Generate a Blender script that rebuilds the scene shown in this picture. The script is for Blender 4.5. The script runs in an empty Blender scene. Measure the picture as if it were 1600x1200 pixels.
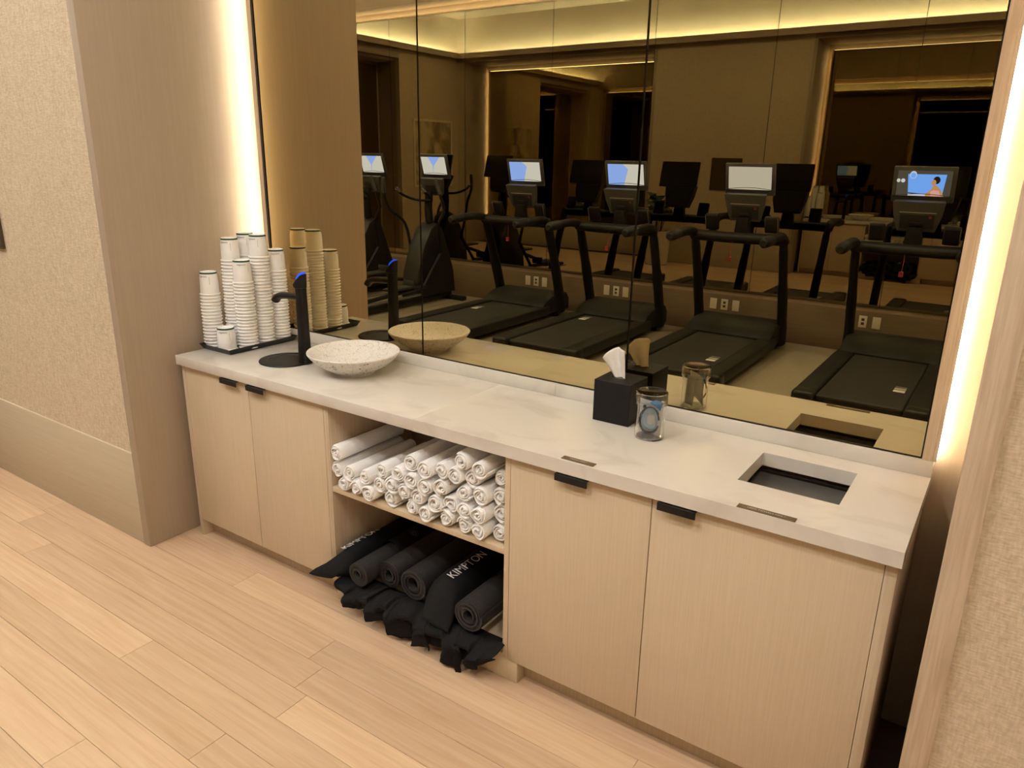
import bpy, bmesh, math, random
from mathutils import Vector, Matrix, Euler, noise as mnoise

random.seed(7)
PI = math.pi
SC = bpy.context.scene
C = SC.collection

# ------------------------------------------------------------------ camera, world, exposure
cam = bpy.data.cameras.new('camera')
cam_o = bpy.data.objects.new('camera', cam)
C.objects.link(cam_o)
cam.sensor_width = 36.0
cam.sensor_fit = 'HORIZONTAL'
cam.lens = 1152.31 / 1600 * 36.0
cam.clip_start = 0.02
cam_o.location = (3.0752, -1.8182, 1.7901)
cam_o.rotation_euler = (1.2734, -0.0171, 0.5995)
SC.camera = cam_o

world = bpy.data.worlds.new('world')
SC.world = world
world.use_nodes = True
world.node_tree.nodes['Background'].inputs['Color'].default_value = (0.02, 0.016, 0.012, 1)
world.node_tree.nodes['Background'].inputs['Strength'].default_value = 1.0

SC.view_settings.view_transform = 'Standard'
SC.view_settings.look = 'None'
SC.view_settings.gamma = 1.0
SC.view_settings.use_curve_mapping = False
SC.view_settings.exposure = 0.25

DOWNLIGHT_W = 24.0          # each recessed ceiling downlight
COVE_E = 290.0                # cove strips above the lips
LED_E = 54.0                # strips behind the mirror edges
LIGHT_COL = (0.97, 0.95, 0.90)
COVE_COL = (0.80, 0.96, 1.14)
LED_COL = (1.0, 0.92, 0.74)

# ------------------------------------------------------------------ key dimensions (metres)
H = 0.91        # counter top height
L = 2.98        # counter length
TH = 0.0434     # counter thickness
D = 0.532       # backsplash face
MD = 0.5444     # mirror plane
SP = 0.0496     # backsplash height
O = 0.02        # door face
K = 0.0877      # toe-kick height
XL, XR = -0.069, 3.059   # niche returns
YC = -0.1977    # front face of the niche posts
YO = -4.91      # opposite ledge face
YM = -5.12      # opposite mirror plane
XS = -7.19      # left side wall
XE = 4.80       # right side wall
ZC = 4.46       # ceiling
ZLIP = 3.75

# ------------------------------------------------------------------ materials
def s2l(c):
    return tuple(((v / 255.0) / 12.92 if v / 255.0 <= 0.04045 else ((v / 255.0 + 0.055) / 1.055) ** 2.4) for v in c)

def mat(name, col, rough=0.5, metal=0.0, spec=0.5, col2=None, scale=(1, 1, 1), nscale=5.0, detail=4.0,
        lo=0.35, hi=0.65, bump=0.0, bscale=None, bn=None, trans=0.0, ior=1.45, emit=None, estr=0.0, rnd=0.0,
        coat=0.0, sheen=0.0, coords='Object', distortion=0.0, bdist=0.002):
    m = bpy.data.materials.new(name)
    m.use_nodes = True
    nt = m.node_tree
    p = nt.nodes['Principled BSDF']
    lin = s2l(col)
    p.inputs['Base Color'].default_value = (*lin, 1)
    p.inputs['Roughness'].default_value = rough
    p.inputs['Metallic'].default_value = metal
    p.inputs['Specular IOR Level'].default_value = spec
    p.inputs['IOR'].default_value = ior
    p.inputs['Transmission Weight'].default_value = trans
    p.inputs['Coat Weight'].default_value = coat
    p.inputs['Sheen Weight'].default_value = sheen
    if emit:
        p.inputs['Emission Color'].default_value = (*emit, 1)
        p.inputs['Emission Strength'].default_value = estr
    tc = nt.nodes.new('ShaderNodeTexCoord')
    src = None
    if col2 is not None:
        mp = nt.nodes.new('ShaderNodeMapping')
        mp.inputs['Scale'].default_value = scale
        vec = tc.outputs[coords]
        if rnd:
            oi = nt.nodes.new('ShaderNodeObjectInfo')
            ad = nt.nodes.new('ShaderNodeVectorMath'); ad.operation = 'MULTIPLY_ADD'
            cb = nt.nodes.new('ShaderNodeCombineXYZ')
            for k in range(3):
                nt.links.new(oi.outputs['Random'], cb.inputs[k])
            ad.inputs[1].default_value = (37.0, 21.0, 11.0)
            nt.links.new(cb.outputs[0], ad.inputs[0]); nt.links.new(vec, ad.inputs[2])
            vec = ad.outputs[0]
        nt.links.new(vec, mp.inputs['Vector'])
        n = nt.nodes.new('ShaderNodeTexNoise')
        n.inputs['Scale'].default_value = nscale
        n.inputs['Detail'].default_value = detail
        n.inputs['Distortion'].default_value = distortion
        nt.links.new(mp.outputs[0], n.inputs['Vector'])
        r = nt.nodes.new('ShaderNodeValToRGB')
        r.color_ramp.elements[0].position = lo
        r.color_ramp.elements[1].position = hi
        r.color_ramp.elements[0].color = (*lin, 1)
        r.color_ramp.elements[1].color = (*s2l(col2), 1)
        nt.links.new(n.outputs['Fac'], r.inputs['Fac'])
        out = r.outputs['Color']
        if rnd:
            hs = nt.nodes.new('ShaderNodeHueSaturation')
            mr = nt.nodes.new('ShaderNodeMapRange')
            mr.inputs['To Min'].default_value = 1 - rnd
            mr.inputs['To Max'].default_value = 1 + rnd
            nt.links.new(oi.outputs['Random'], mr.inputs['Value'])
            nt.links.new(mr.outputs[0], hs.inputs['Value'])
            nt.links.new(out, hs.inputs['Color'])
            out = hs.outputs['Color']
        nt.links.new(out, p.inputs['Base Color'])
        src = n
    if bump:
        if bscale is not None:
            mp2 = nt.nodes.new('ShaderNodeMapping')
            mp2.inputs['Scale'].default_value = bscale
            nt.links.new(tc.outputs[coords], mp2.inputs['Vector'])
            src = nt.nodes.new('ShaderNodeTexNoise')
            src.inputs['Scale'].default_value = bn or 50.0
            src.inputs['Detail'].default_value = 3.0
            nt.links.new(mp2.outputs[0], src.inputs['Vector'])
        b = nt.nodes.new('ShaderNodeBump')
        b.inputs['Strength'].default_value = bump
        b.inputs['Distance'].default_value = bdist
        nt.links.new(src.outputs['Fac'], b.inputs['Height'])
        nt.links.new(b.outputs[0], p.inputs['Normal'])
    return m

def emis(name, col, strength):
    m = bpy.data.materials.new(name)
    m.use_nodes = True
    nt = m.node_tree
    nt.nodes.clear()
    e = nt.nodes.new('ShaderNodeEmission')
    e.inputs['Color'].default_value = (*col, 1)
    e.inputs['Strength'].default_value = strength
    o = nt.nodes.new('ShaderNodeOutputMaterial')
    nt.links.new(e.outputs[0], o.inputs[0])
    return m

def fabric_mat(name, c1, c2):
    # woven wall covering: crossed fine threads in both directions
    m = bpy.data.materials.new(name)
    m.use_nodes = True
    nt = m.node_tree
    p = nt.nodes['Principled BSDF']
    p.inputs['Roughness'].default_value = 0.85
    p.inputs['Specular IOR Level'].default_value = 0.2
    tc = nt.nodes.new('ShaderNodeTexCoord')
    ns = []
    for sc in ((45, 45, 230), (170, 170, 35)):
        mp = nt.nodes.new('ShaderNodeMapping'); mp.inputs['Scale'].default_value = sc
        nt.links.new(tc.outputs['Object'], mp.inputs['Vector'])
        n = nt.nodes.new('ShaderNodeTexNoise'); n.inputs['Scale'].default_value = 1.0
        n.inputs['Detail'].default_value = 3.0
        nt.links.new(mp.outputs[0], n.inputs['Vector'])
        ns.append(n)
    ad = nt.nodes.new('ShaderNodeMath'); ad.operation = 'ADD'
    nt.links.new(ns[0].outputs['Fac'], ad.inputs[0]); nt.links.new(ns[1].outputs['Fac'], ad.inputs[1])
    mr = nt.nodes.new('ShaderNodeMapRange')
    mr.inputs['From Min'].default_value = 0.7; mr.inputs['From Max'].default_value = 1.3
    nt.links.new(ad.outputs[0], mr.inputs['Value'])
    mx = nt.nodes.new('ShaderNodeMix'); mx.data_type = 'RGBA'
    mx.inputs[6].default_value = (*s2l(c1), 1); mx.inputs[7].default_value = (*s2l(c2), 1)
    nt.links.new(mr.outputs[0], mx.inputs[0])
    nt.links.new(mx.outputs[2], p.inputs['Base Color'])
    b = nt.nodes.new('ShaderNodeBump'); b.inputs['Strength'].default_value = 0.35; b.inputs['Distance'].default_value = 0.002
    nt.links.new(ad.outputs[0], b.inputs['Height']); nt.links.new(b.outputs[0], p.inputs['Normal'])
    return m

def speckle_mat(name, base, dark, pale, scale, thr, bump=0.4, rough=0.6):
    m = bpy.data.materials.new(name)
    m.use_nodes = True
    nt = m.node_tree
    p = nt.nodes['Principled BSDF']
    p.inputs['Roughness'].default_value = rough
    tc = nt.nodes.new('ShaderNodeTexCoord')
    v = nt.nodes.new('ShaderNodeTexVoronoi'); v.inputs['Scale'].default_value = scale
    nt.links.new(tc.outputs['Object'], v.inputs['Vector'])
    n = nt.nodes.new('ShaderNodeTexNoise'); n.inputs['Scale'].default_value = scale * 0.35
    nt.links.new(tc.outputs['Object'], n.inputs['Vector'])
    r = nt.nodes.new('ShaderNodeValToRGB')
    r.color_ramp.elements[0].position = thr; r.color_ramp.elements[0].color = (*s2l(dark), 1)
    r.color_ramp.elements[1].position = thr + 0.12; r.color_ramp.elements[1].color = (*s2l(base), 1)
    e = r.color_ramp.elements.new(0.95); e.color = (*s2l(pale), 1)
    mu = nt.nodes.new('ShaderNodeMath'); mu.operation = 'MULTIPLY_ADD'
    mu.inputs[1].default_value = 0.9
    nt.links.new(v.outputs['Distance'], mu.inputs[0]); nt.links.new(n.outputs['Fac'], mu.inputs[2])
    sb = nt.nodes.new('ShaderNodeMath'); sb.operation = 'SUBTRACT'; sb.inputs[1].default_value = 0.35
    nt.links.new(mu.outputs[0], sb.inputs[0])
    nt.links.new(sb.outputs[0], r.inputs['Fac'])
    nt.links.new(r.outputs['Color'], p.inputs['Base Color'])
    b = nt.nodes.new('ShaderNodeBump'); b.inputs['Strength'].default_value = bump; b.inputs['Distance'].default_value = 0.003
    nt.links.new(sb.outputs[0], b.inputs['Height']); nt.links.new(b.outputs[0], p.inputs['Normal'])
    return m

M = {}
M['laminate'] = mat('laminate', (210, 190, 161), 0.5, col2=(205, 184, 154), scale=(150, 150, 3), nscale=1.6, detail=2, bump=0.08, bdist=0.001, spec=0.3)
M['laminate_grey'] = mat('laminate_grey', (204, 184, 158), 0.5, col2=(194, 172, 145), scale=(120, 120, 2.5), nscale=1.6, detail=3, bump=0.1, bdist=0.001, spec=0.3)
M['return'] = mat('return_panel', (174, 157, 136), 0.5, col2=(171, 153, 132), scale=(60, 60, 2.0), nscale=1.5, detail=3, bump=0.06, bdist=0.001, spec=0.3)
M['post'] = mat('post_oak', (210, 190, 165), 0.5, col2=(193, 170, 144), scale=(90, 90, 4.0), nscale=1.6, detail=4, bump=0.15, bdist=0.001, spec=0.3)
M['base'] = mat('base_panel', (198, 182, 156), 0.55, col2=(194, 176, 150), scale=(2, 2, 60), nscale=1.5, bump=0.05, bdist=0.001, spec=0.3)
M['base_dark'] = mat('base_panel_taupe', (116, 99, 77), 0.55, col2=(109, 93, 72), scale=(2, 2, 60), nscale=1.5, bump=0.05, bdist=0.001, spec=0.3)
M['fabric'] = fabric_mat('wall_fabric', (192, 172, 144), (222, 204, 177))
M['paint'] = mat('ceiling_paint', (226, 212, 190), 0.8, col2=(222, 207, 184), nscale=2.0)
M['plank'] = mat('oak_plank', (212, 183, 151), 0.42, col2=(190, 155, 122), scale=(1.2, 24, 1), nscale=2.2, detail=6, lo=0.3, hi=0.85, rnd=0.10, bump=0.06, bdist=0.001, spec=0.35, distortion=0.4)
M['subfloor'] = mat('joint_dark', (96, 70, 50), 0.8, col2=(84, 62, 44), nscale=8)
M['vinyl'] = mat('greige_vinyl', (150, 140, 120), 0.55, col2=(143, 133, 113), nscale=30, detail=4)
M['quartz'] = mat('quartz', (218, 211, 200), 0.16, col2=(201, 192, 179), scale=(1, 1.6, 1), nscale=3.2, detail=9, lo=0.52, hi=0.78, distortion=1.4, spec=0.5)
M['black'] = mat('black_metal', (18, 16, 15), 0.42, col2=(22, 20, 18), nscale=40, spec=0.4)
M['black_matte'] = mat('black_matte', (17, 15, 14), 0.55, col2=(21, 19, 17), nscale=60, spec=0.3)
M['rubber'] = mat('black_rubber', (38, 36, 35), 0.6, col2=(44, 42, 40), nscale=90, bump=0.1)
M['plastic_dark'] = mat('plastic_dark', (25, 24, 23), 0.45, col2=(30, 29, 28), nscale=30, spec=0.4)
M['plastic_grey'] = mat('plastic_grey', (56, 55, 54), 0.45, col2=(62, 61, 60), nscale=30)
M['silver'] = mat('brushed_silver', (190, 188, 184), 0.35, metal=0.9, col2=(170, 168, 164), scale=(1, 40, 40), nscale=4)
M['bronze_mirror'] = mat('bronze_mirror', (200, 184, 144), 0.0, metal=1.0, col2=(198, 182, 142), nscale=1.0)
M['grey_mirror'] = mat('grey_mirror', (135, 129, 110), 0.0, metal=1.0, col2=(133, 127, 108), nscale=1.0)
M['mirror_edge'] = mat('mirror_edge', (24, 20, 14), 0.25, col2=(30, 25, 18), nscale=20)
M['cup'] = mat('cup_paper', (250, 247, 243), 0.6, col2=(248, 244, 239), nscale=30, spec=0.3)
M['cup_green'] = mat('cup_green', (28, 74, 48), 0.5, col2=(24, 66, 42), nscale=30)
M['cup_print'] = mat('cup_print', (66, 74, 66), 0.6, col2=(58, 66, 58), nscale=30)
M['tray'] = mat('tray_black', (15, 14, 13), 0.35, col2=(19, 18, 17), nscale=30)
M['blue_led'] = emis('blue_light', (0.02, 0.07, 1.0), 1.6)
M['towel'] = mat('towel_cotton', (252, 249, 246), 0.95, col2=(246, 242, 238), nscale=160, bump=0.6, spec=0.1, sheen=0.3, bdist=0.003)
M['mat'] = mat('mat_foam', (40, 39, 41), 0.7, col2=(24, 23, 25), scale=(1, 1, 1), nscale=60, bump=0.4, bdist=0.003, spec=0.3)
M['mat_rib'] = mat('mat_rib', (46, 45, 47), 0.65, col2=(38, 37, 39), nscale=80, spec=0.3)
M['bag'] = mat('bag_cloth', (14, 13, 14), 0.8, col2=(19, 18, 19), nscale=300, bump=0.15, spec=0.25)
M['print_white'] = mat('print_white', (214, 212, 210), 0.6, col2=(205, 203, 200), nscale=40)
M['print_grey'] = mat('print_grey', (88, 88, 90), 0.6, col2=(80, 80, 82), nscale=40)
M['tissue'] = mat('tissue_paper', (240, 232, 224), 0.9, col2=(232, 224, 214), nscale=60, bump=0.15, spec=0.1)
M['bowl'] = speckle_mat('bowl_stone', (226, 219, 209), (110, 98, 86), (236, 230, 222), 170, 0.20)
M['bowl_out'] = speckle_mat('bowl_stone_rough', (218, 210, 200), (64, 58, 54), (232, 226, 218), 90, 0.22, 0.9)
M['glass'] = mat('clear_glass', (255, 255, 255), 0.0, trans=1.0, ior=1.45)
M['pouch'] = mat('pouch_white', (226, 224, 222), 0.35, col2=(206, 206, 206), nscale=30, bump=0.3)
M['pouch_blue'] = mat('pouch_blue', (66, 138, 188), 0.35, col2=(54, 122, 174), nscale=30)
M['pouch_pale'] = mat('pouch_pale_blue', (176, 206, 220), 0.35, col2=(150, 188, 206), nscale=30)
M['plaque'] = mat('plaque_bronze', (112, 92, 66), 0.4, metal=0.3, col2=(100, 82, 58), scale=(3, 60, 1), nscale=5)
M['chute'] = mat('chute_steel', (112, 108, 102), 0.4, metal=0.5, col2=(104, 100, 94), nscale=8)
M['outlet'] = mat('outlet_plate', (214, 204, 186), 0.4, col2=(208, 198, 180), nscale=20)
M['outlet_dark'] = mat('outlet_slot', (60, 54, 46), 0.5, col2=(54, 48, 42), nscale=20)
M['red'] = mat('red_plastic', (128, 36, 30), 0.4, col2=(118, 32, 26), nscale=20)
M['sign'] = mat('sign_brown', (76, 60, 40), 0.5, col2=(66, 52, 34), scale=(2, 2, 30), nscale=4)
M['art_frame'] = mat('art_frame', (236, 226, 204), 0.5, col2=(230, 218, 194), nscale=20)
M['art'] = mat('art_abstract', (214, 196, 160), 0.8, col2=(150, 124, 84), scale=(1, 1.2, 0.8), nscale=2.2, detail=5, lo=0.42, hi=0.62, distortion=1.5)
M['planter'] = mat('planter_cream', (222, 212, 192), 0.6, col2=(214, 203, 182), nscale=12)
M['leaf'] = mat('leaf_green', (58, 84, 46), 0.5, col2=(78, 104, 58), nscale=12)
M['stem'] = mat('stem_brown', (84, 66, 44), 0.7, col2=(72, 56, 38), nscale=20)
M['soil'] = mat('soil', (52, 42, 32), 0.9, col2=(40, 32, 24), nscale=60, bump=0.5)
M['cove_led'] = emis('cove_led', COVE_COL, COVE_E)
M['led'] = emis('mirror_led', LED_COL, LED_E)
M['led_top'] = emis('mirror_led_top', LED_COL, 15.0)
M['lamp'] = emis('lamp_lens', LIGHT_COL, 8.0)
M['scr_grey'] = emis('screen_grey', (0.8, 0.9, 1.25), 1.0)
M['scr_white'] = emis('screen_white', (0.63, 0.66, 0.8), 1.0)
M['scr_blue'] = emis('screen_blue', (0.36, 0.66, 2.2), 1.0)
M['scr_sky'] = emis('screen_sky', (0.22, 0.62, 2.4), 1.0)
M['scr_dark'] = emis('screen_dark', (0.16, 0.17, 0.19), 0.6)
M['scr_hair'] = emis('screen_hair', (0.05, 0.035, 0.03), 0.5)
M['scr_skin'] = emis('screen_skin', (0.9, 0.5, 0.36), 0.8)
M['scr_pink'] = emis('screen_pink', (0.95, 0.55, 0.75), 1.0)
M['scr_pale'] = emis('screen_pale', (0.8, 0.95, 1.8), 1.0)

# ------------------------------------------------------------------ mesh helpers
def bm_new():
    return bmesh.new()

def bx(bm, a, b, bev=0.0, seg=2, mtx=None):
    """axis-aligned box from corner a to corner b, optional rounded edges"""
    ctr = [(a[i] + b[i]) / 2 for i in range(3)]
    sz = [abs(b[i] - a[i]) for i in range(3)]
    m = Matrix.Translation(ctr) @ Matrix.Diagonal((*sz, 1))
    r = bmesh.ops.create_cube(bm, size=1.0, matrix=m)
    vs = r['verts']
    if bev > 0:
        es = list({e for v in vs for e in v.link_edges})
        r2 = bmesh.ops.bevel(bm, geom=es, offset=bev, segments=seg, profile=0.5, affect='EDGES')
        vs = [v for v in {v for f in r2['faces'] for v in f.verts}]
        # all verts of the island
        seen = set(vs); stack = list(vs)
        while stack:
            v = stack.pop()
            for e in v.link_edges:
                w = e.other_vert(v)
                if w not in seen:
                    seen.add(w); stack.append(w)
        vs = list(seen)
    if mtx is not None:
        bmesh.ops.transform(bm, matrix=mtx, verts=vs)
    return vs

def loft(bm, rings, close=True, cap0=True, cap1=True):
    rows = [[bm.verts.new(p) for p in ring] for ring in rings]
    n = len(rings[0])
    for i in range(len(rows) - 1):
        for j in range(n if close else n - 1):
            k = (j + 1) % n
            bm.faces.new((rows[i][j], rows[i][k], rows[i + 1][k], rows[i + 1][j]))
    if cap0 and close:
        bm.faces.new(list(reversed(rows[0])))
    if cap1 and close:
        bm.faces.new(rows[-1])
    return rows

def lathe(bm, prof, seg=32, ctr=(0, 0, 0), cap0=False, cap1=False):
    rings = []
    for r, z in prof:
        rings.append([(ctr[0] + r * math.cos(2 * PI * k / seg), ctr[1] + r * math.sin(2 * PI * k / seg), ctr[2] + z) for k in range(seg)])
    return loft(bm, rings, True, cap0, cap1)

def tube(bm, pts, rad, seg=10, flat=1.0, up=(0, 0, 1)):
    pts = [Vector(p) for p in pts]
    rings = []
    n = len(pts)
    for i, p in enumerate(pts):
        t = (pts[min(i + 1, n - 1)] - pts[max(i - 1, 0)]).normalized()
        u = Vector(up)
        if abs(t.dot(u)) > 0.97:
            u = Vector((0, 1, 0)) if abs(t.y) < 0.9 else Vector((1, 0, 0))
        a = t.cross(u).normalized()
        b = a.cross(t).normalized()
        r = rad[i] if isinstance(rad, (list, tuple)) else rad
        rings.append([p + a * (r * math.cos(2 * PI * k / seg)) + b * (r * flat * math.sin(2 * PI * k / seg)) for k in range(seg)])
    loft(bm, rings)

def smooth_path(pts, sub=5):
    """Catmull-Rom through the points"""
    P = [Vector(p) for p in pts]
    P = [P[0] * 2 - P[1]] + P + [P[-1] * 2 - P[-2]]
    out = []
    for i in range(1, len(P) - 2):
        for k in range(sub):
            t = k / sub
            a, b, c, d = P[i - 1], P[i], P[i + 1], P[i + 2]
            out.append(0.5 * ((2 * b) + (c - a) * t + (2 * a - 5 * b + 4 * c - d) * t * t + (3 * b - a - 3 * c + d) * t ** 3))
    out.append(P[-2])
    return out

def prism(bm, poly, a0, a1, axis='x', bev=0.0):
    """2-D outline extruded along an axis. axis x: poly=(y,z); y: (x,z); z: (x,y)"""
    def pt(u, v, w):
        return {'x': (w, u, v), 'y': (u, w, v), 'z': (u, v, w)}[axis]
    r0 = [bm.verts.new(pt(u, v, a0)) for u, v in poly]
    r1 = [bm.verts.new(pt(u, v, a1)) for u, v in poly]
    n = len(poly)
    fs = []
    for j in range(n):
        k = (j + 1) % n
        fs.append(bm.faces.new((r0[j], r0[k], r1[k], r1[j])))
    fs.append(bm.faces.new(list(reversed(r0))))
    fs.append(bm.faces.new(r1))
    if bev:
        es = list({e for f in fs[-2:] for e in f.edges})
        bmesh.ops.recalc_face_normals(bm, faces=fs)
        bmesh.ops.bevel(bm, geom=es, offset=bev, segments=2, profile=0.5, affect='EDGES')

def to_mesh(name, bm, mats, smooth=False, angle=40):
    bmesh.ops.recalc_face_normals(bm, faces=bm.faces[:])
    me = bpy.data.meshes.new(name)
    bm.to_mesh(me)
    bm.free()
    for m in (mats if isinstance(mats, (list, tuple)) else [mats]):
        me.materials.append(M[m] if isinstance(m, str) else m)
    if smooth:
        me.polygons.foreach_set('use_smooth', [True] * len(me.polygons))
        try:
            me.set_sharp_from_angle(angle=math.radians(angle))
        except Exception:
            pass
    return me

def obj(name, bm, m, parent=None, smooth=False, world=True, label=None):
    """link the bmesh as one object; world=True: coordinates are world space"""
    me = bm if isinstance(bm, bpy.types.Mesh) else to_mesh(name, bm, m, smooth)
    o = bpy.data.objects.new(name, me)
    C.objects.link(o)
    if parent is not None:
        o.parent = parent
        if world:
            o.matrix_parent_inverse = rootmat(parent).inverted()
    if label:
        o['label'] = label
    return o

def rootmat(o):
    m = Matrix.LocRotScale(o.location, o.rotation_euler, o.scale)
    if o.parent is not None:
        m = rootmat(o.parent) @ o.matrix_parent_inverse @ m
    return m

def tag(o, label, cat, group=None):
    o['label'] = label
    o['category'] = cat
    if group:
        o['group'] = group
    return o

def thing(name, label, cat, loc=(0, 0, 0), rotz=0.0, group=None):
    o = bpy.data.objects.new(name, None)
    o.empty_display_size = 0.1
    C.objects.link(o)
    o.location = loc
    o.rotation_euler = (0, 0, rotz)
    return tag(o, label, cat, group)

def struct(name, bm, m, smooth=False):
    o = obj(name, bm, m, None, smooth)
    o['kind'] = 'structure'
    return o

def box_obj(name, a, b, m, parent=None, bev=0.0, seg=2):
    bm = bm_new(); bx(bm, a, b, bev, seg)
    return obj(name, bm, m, parent, smooth=bev > 0)

def box_struct(name, a, b, m, bev=0.0):
    bm = bm_new(); bx(bm, a, b, bev)
    return struct(name, bm, m, smooth=bev > 0)

def text_mesh(s, size):
    """flat lettering as (verts, faces) in the xy plane, centred on x"""
    cu = bpy.data.curves.new('lettering', 'FONT')
    cu.body = s
    cu.size = size
    cu.align_x = 'CENTER'
    cu.resolution_u = 3
    o = bpy.data.objects.new('lettering', cu)
    C.objects.link(o)
    dg = bpy.context.evaluated_depsgraph_get()
    me = bpy.data.meshes.new_from_object(o.evaluated_get(dg))
    bpy.data.objects.remove(o)
    bpy.data.curves.remove(cu)
    vs = [v.co.copy() for v in me.vertices]
    fs = [list(p.vertices) for p in me.polygons]
    bpy.data.meshes.remove(me)
    return vs, fs

def text_obj(name, s, size, fn, m, parent, world=True):
    vs, fs = text_mesh(s, size)
    me = bpy.data.meshes.new(name)
    me.from_pydata([fn(v) for v in vs], [], fs)
    me.materials.append(M[m])
    return obj(name, me, m, parent, world=world)

def copy_tree(o, parent=None):
    c = o.copy()
    C.objects.link(c)
    if parent is not None:
        c.parent = parent
        c.matrix_parent_inverse = o.matrix_parent_inverse.copy()
    for ch in [x for x in bpy.data.objects if x.parent == o]:
        copy_tree(ch, c)
    return c

# ================================================================== THE SETTING
# ---- floor: subfloor + planks
floor = box_struct('floor', (XS, YO - 0.45, -0.06), (XE, 0.66, -0.0125), 'subfloor')
PITCH = 0.1345
YV = -2.56      # the planks end here; sheet flooring under the machines
box_struct('floor_vinyl', (XS, YO, -0.0125), (XE, YV, 0.0), 'vinyl')
fixed = {0: 0.525, 1: -0.87, 2: 1.25, 3: -0.48, 4: 0.604, 5: 1.242, 6: -0.2, 7: 0.9, -1: 1.4}
row = -2
plank_cache = {}
rngp = random.Random(11)
y_top = -0.0435 + 2 * PITCH
while True:
    y1 = y_top - (row + 2) * PITCH
    y0 = y1 - PITCH
    if y1 < YV + 0.02:
        break
    y0 = max(y0, YV)
    x = fixed.get(row, rngp.uniform(-1.5, 1.0))
    joints = [x]
    while joints[0] > XS + 0.35:
        joints.insert(0, joints[0] - rngp.uniform(1.75, 2.4))
    while joints[-1] < XE - 0.35:
        joints.append(joints[-1] + rngp.uniform(1.75, 2.4))
    joints[0] = XS
    joints[-1] = XE
    for j0, j1 in zip(joints, joints[1:]):
        if j1 - j0 < 0.05:
            continue
        bm = bm_new()
        bx(bm, (j0 + 0.0007, y0 + 0.0007, -0.0125), (j1 - 0.0007, y1 - 0.0007, 0.0), 0.0006, 1)
        obj('plank', bm, 'plank', floor)
    row += 1

# ---- ceiling
box_struct('ceiling', (XS - 0.1, YM - 0.3, ZC), (XE + 0.1, 0.7, ZC + 0.08), 'paint')

# ---- vanity wall, left of the niche: base panel, fabric, upper wall
XA = -2.74     # right edge of the further niche
wl = box_struct('wall_back_left', (XA, YC + 0.012, 0.46), (XL - 0.051, 0.62, ZLIP), 'fabric')
box_struct('baseboard_back_left', (XA, YC + 0.003, 0.0), (XL - 0.051, 0.62, 0.46), 'base', bev=0.002)
box_struct('wall_back_right', (XR + 0.054, YC + 0.016, 0.46), (XE, 0.62, ZLIP), 'fabric')
box_struct('baseboard_back_right', (XR + 0.054, YC + 0.008, 0.0), (XE, 0.62, 0.46), 'base', bev=0.002)
box_struct('trim_1', (XL - 0.051, YC, 0.0), (XL, 0.60, 3.64), 'return', bev=0.0015)
box_struct('trim_2', (XR, YC, 0.0), (XR + 0.054, 0.60, 3.64), 'post', bev=0.0015)
box_struct('wall_back', (XL - 0.051, 0.60, 0.0), (XR + 0.054, 0.66, 3.64), 'return')
box_struct('wall_back_header', (XL - 0.051, YC, 3.64), (XR + 0.054, 0.66, ZLIP), 'return', bev=0.0015)
box_struct('wall_back_upper', (XS, YC + 0.012, ZLIP), (XE, 0.66, ZC), 'paint')
# the further niche on the same wall (seen only in the reflections)
box_struct('wall_back_far', (XS, 0.60, 0.0), (XA, 0.66, 3.64), 'return')
box_struct('trim_3', (XA - 0.051, YC, 0.0), (XA, 0.60, 3.64), 'return', bev=0.0015)
box_struct('trim_4', (-7.0, YC, 0.0), (-6.949, 0.60, 3.64), 'return', bev=0.0015)
box_struct('wall_back_corner', (XS, YC + 0.012, 0.0), (-7.0, 0.60, 3.64), 'fabric')
box_struct('wall_back_far_header', (XS, YC, 3.64), (XA, 0.66, ZLIP), 'return', bev=0.0015)
box_struct('baseboard_back_far', (-6.949, 0.45, 0.0), (XA - 0.051, 0.60, 0.46), 'base', bev=0.002)
# ---- side walls
box_struct('wall_left', (XS - 0.1, -1.95, 0.0), (XS, 0.66, ZLIP), 'fabric')
box_struct('wall_left_far', (XS - 0.1, YM - 0.3, 0.0), (XS, -4.45, ZLIP), 'fabric')
box_struct('wall_left_header', (XS - 0.1, -4.45, 3.55), (XS, -1.95, ZLIP), 'return')
box_struct('wall_left_recess', (XS - 0.62, -4.5, 0.0), (XS - 0.55, -1.9, 3.55), 'return')
box_struct('trim_5', (XS - 0.55, -1.95, 0.0), (XS - 0.1, -1.90, 3.55), 'return')
box_struct('trim_6', (XS - 0.55, -4.50, 0.0), (XS - 0.1, -4.45, 3.55), 'return')
box_struct('trim_7', (XS - 0.55, -4.5, 3.50), (XS - 0.1, -1.9, 3.55), 'return')
box_struct('wall_left_upper', (XS - 0.1, YM - 0.3, ZLIP), (XS, 0.66, ZC), 'paint')
box_struct('wall_right', (XE, YM - 0.3, 0.0), (XE + 0.1, 0.66, ZC), 'fabric')
box_struct('floor_recess', (XS - 0.55, -4.45, -0.06), (XS, -1.95, 0.0), 'plank')
# ---- opposite wall
box_struct('wall_opposite', (XS, YM - 0.3, 0.0), (XE, YM - 0.10, 3.64), 'return')
box_struct('baseboard_opposite', (XS, YM - 0.10, 0.0), (XE, YO, 0.42), 'base_dark', bev=0.003)
box_struct('wall_opposite_header', (XS, YM - 0.3, 3.64), (XE, YO, ZC), 'return')

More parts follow.
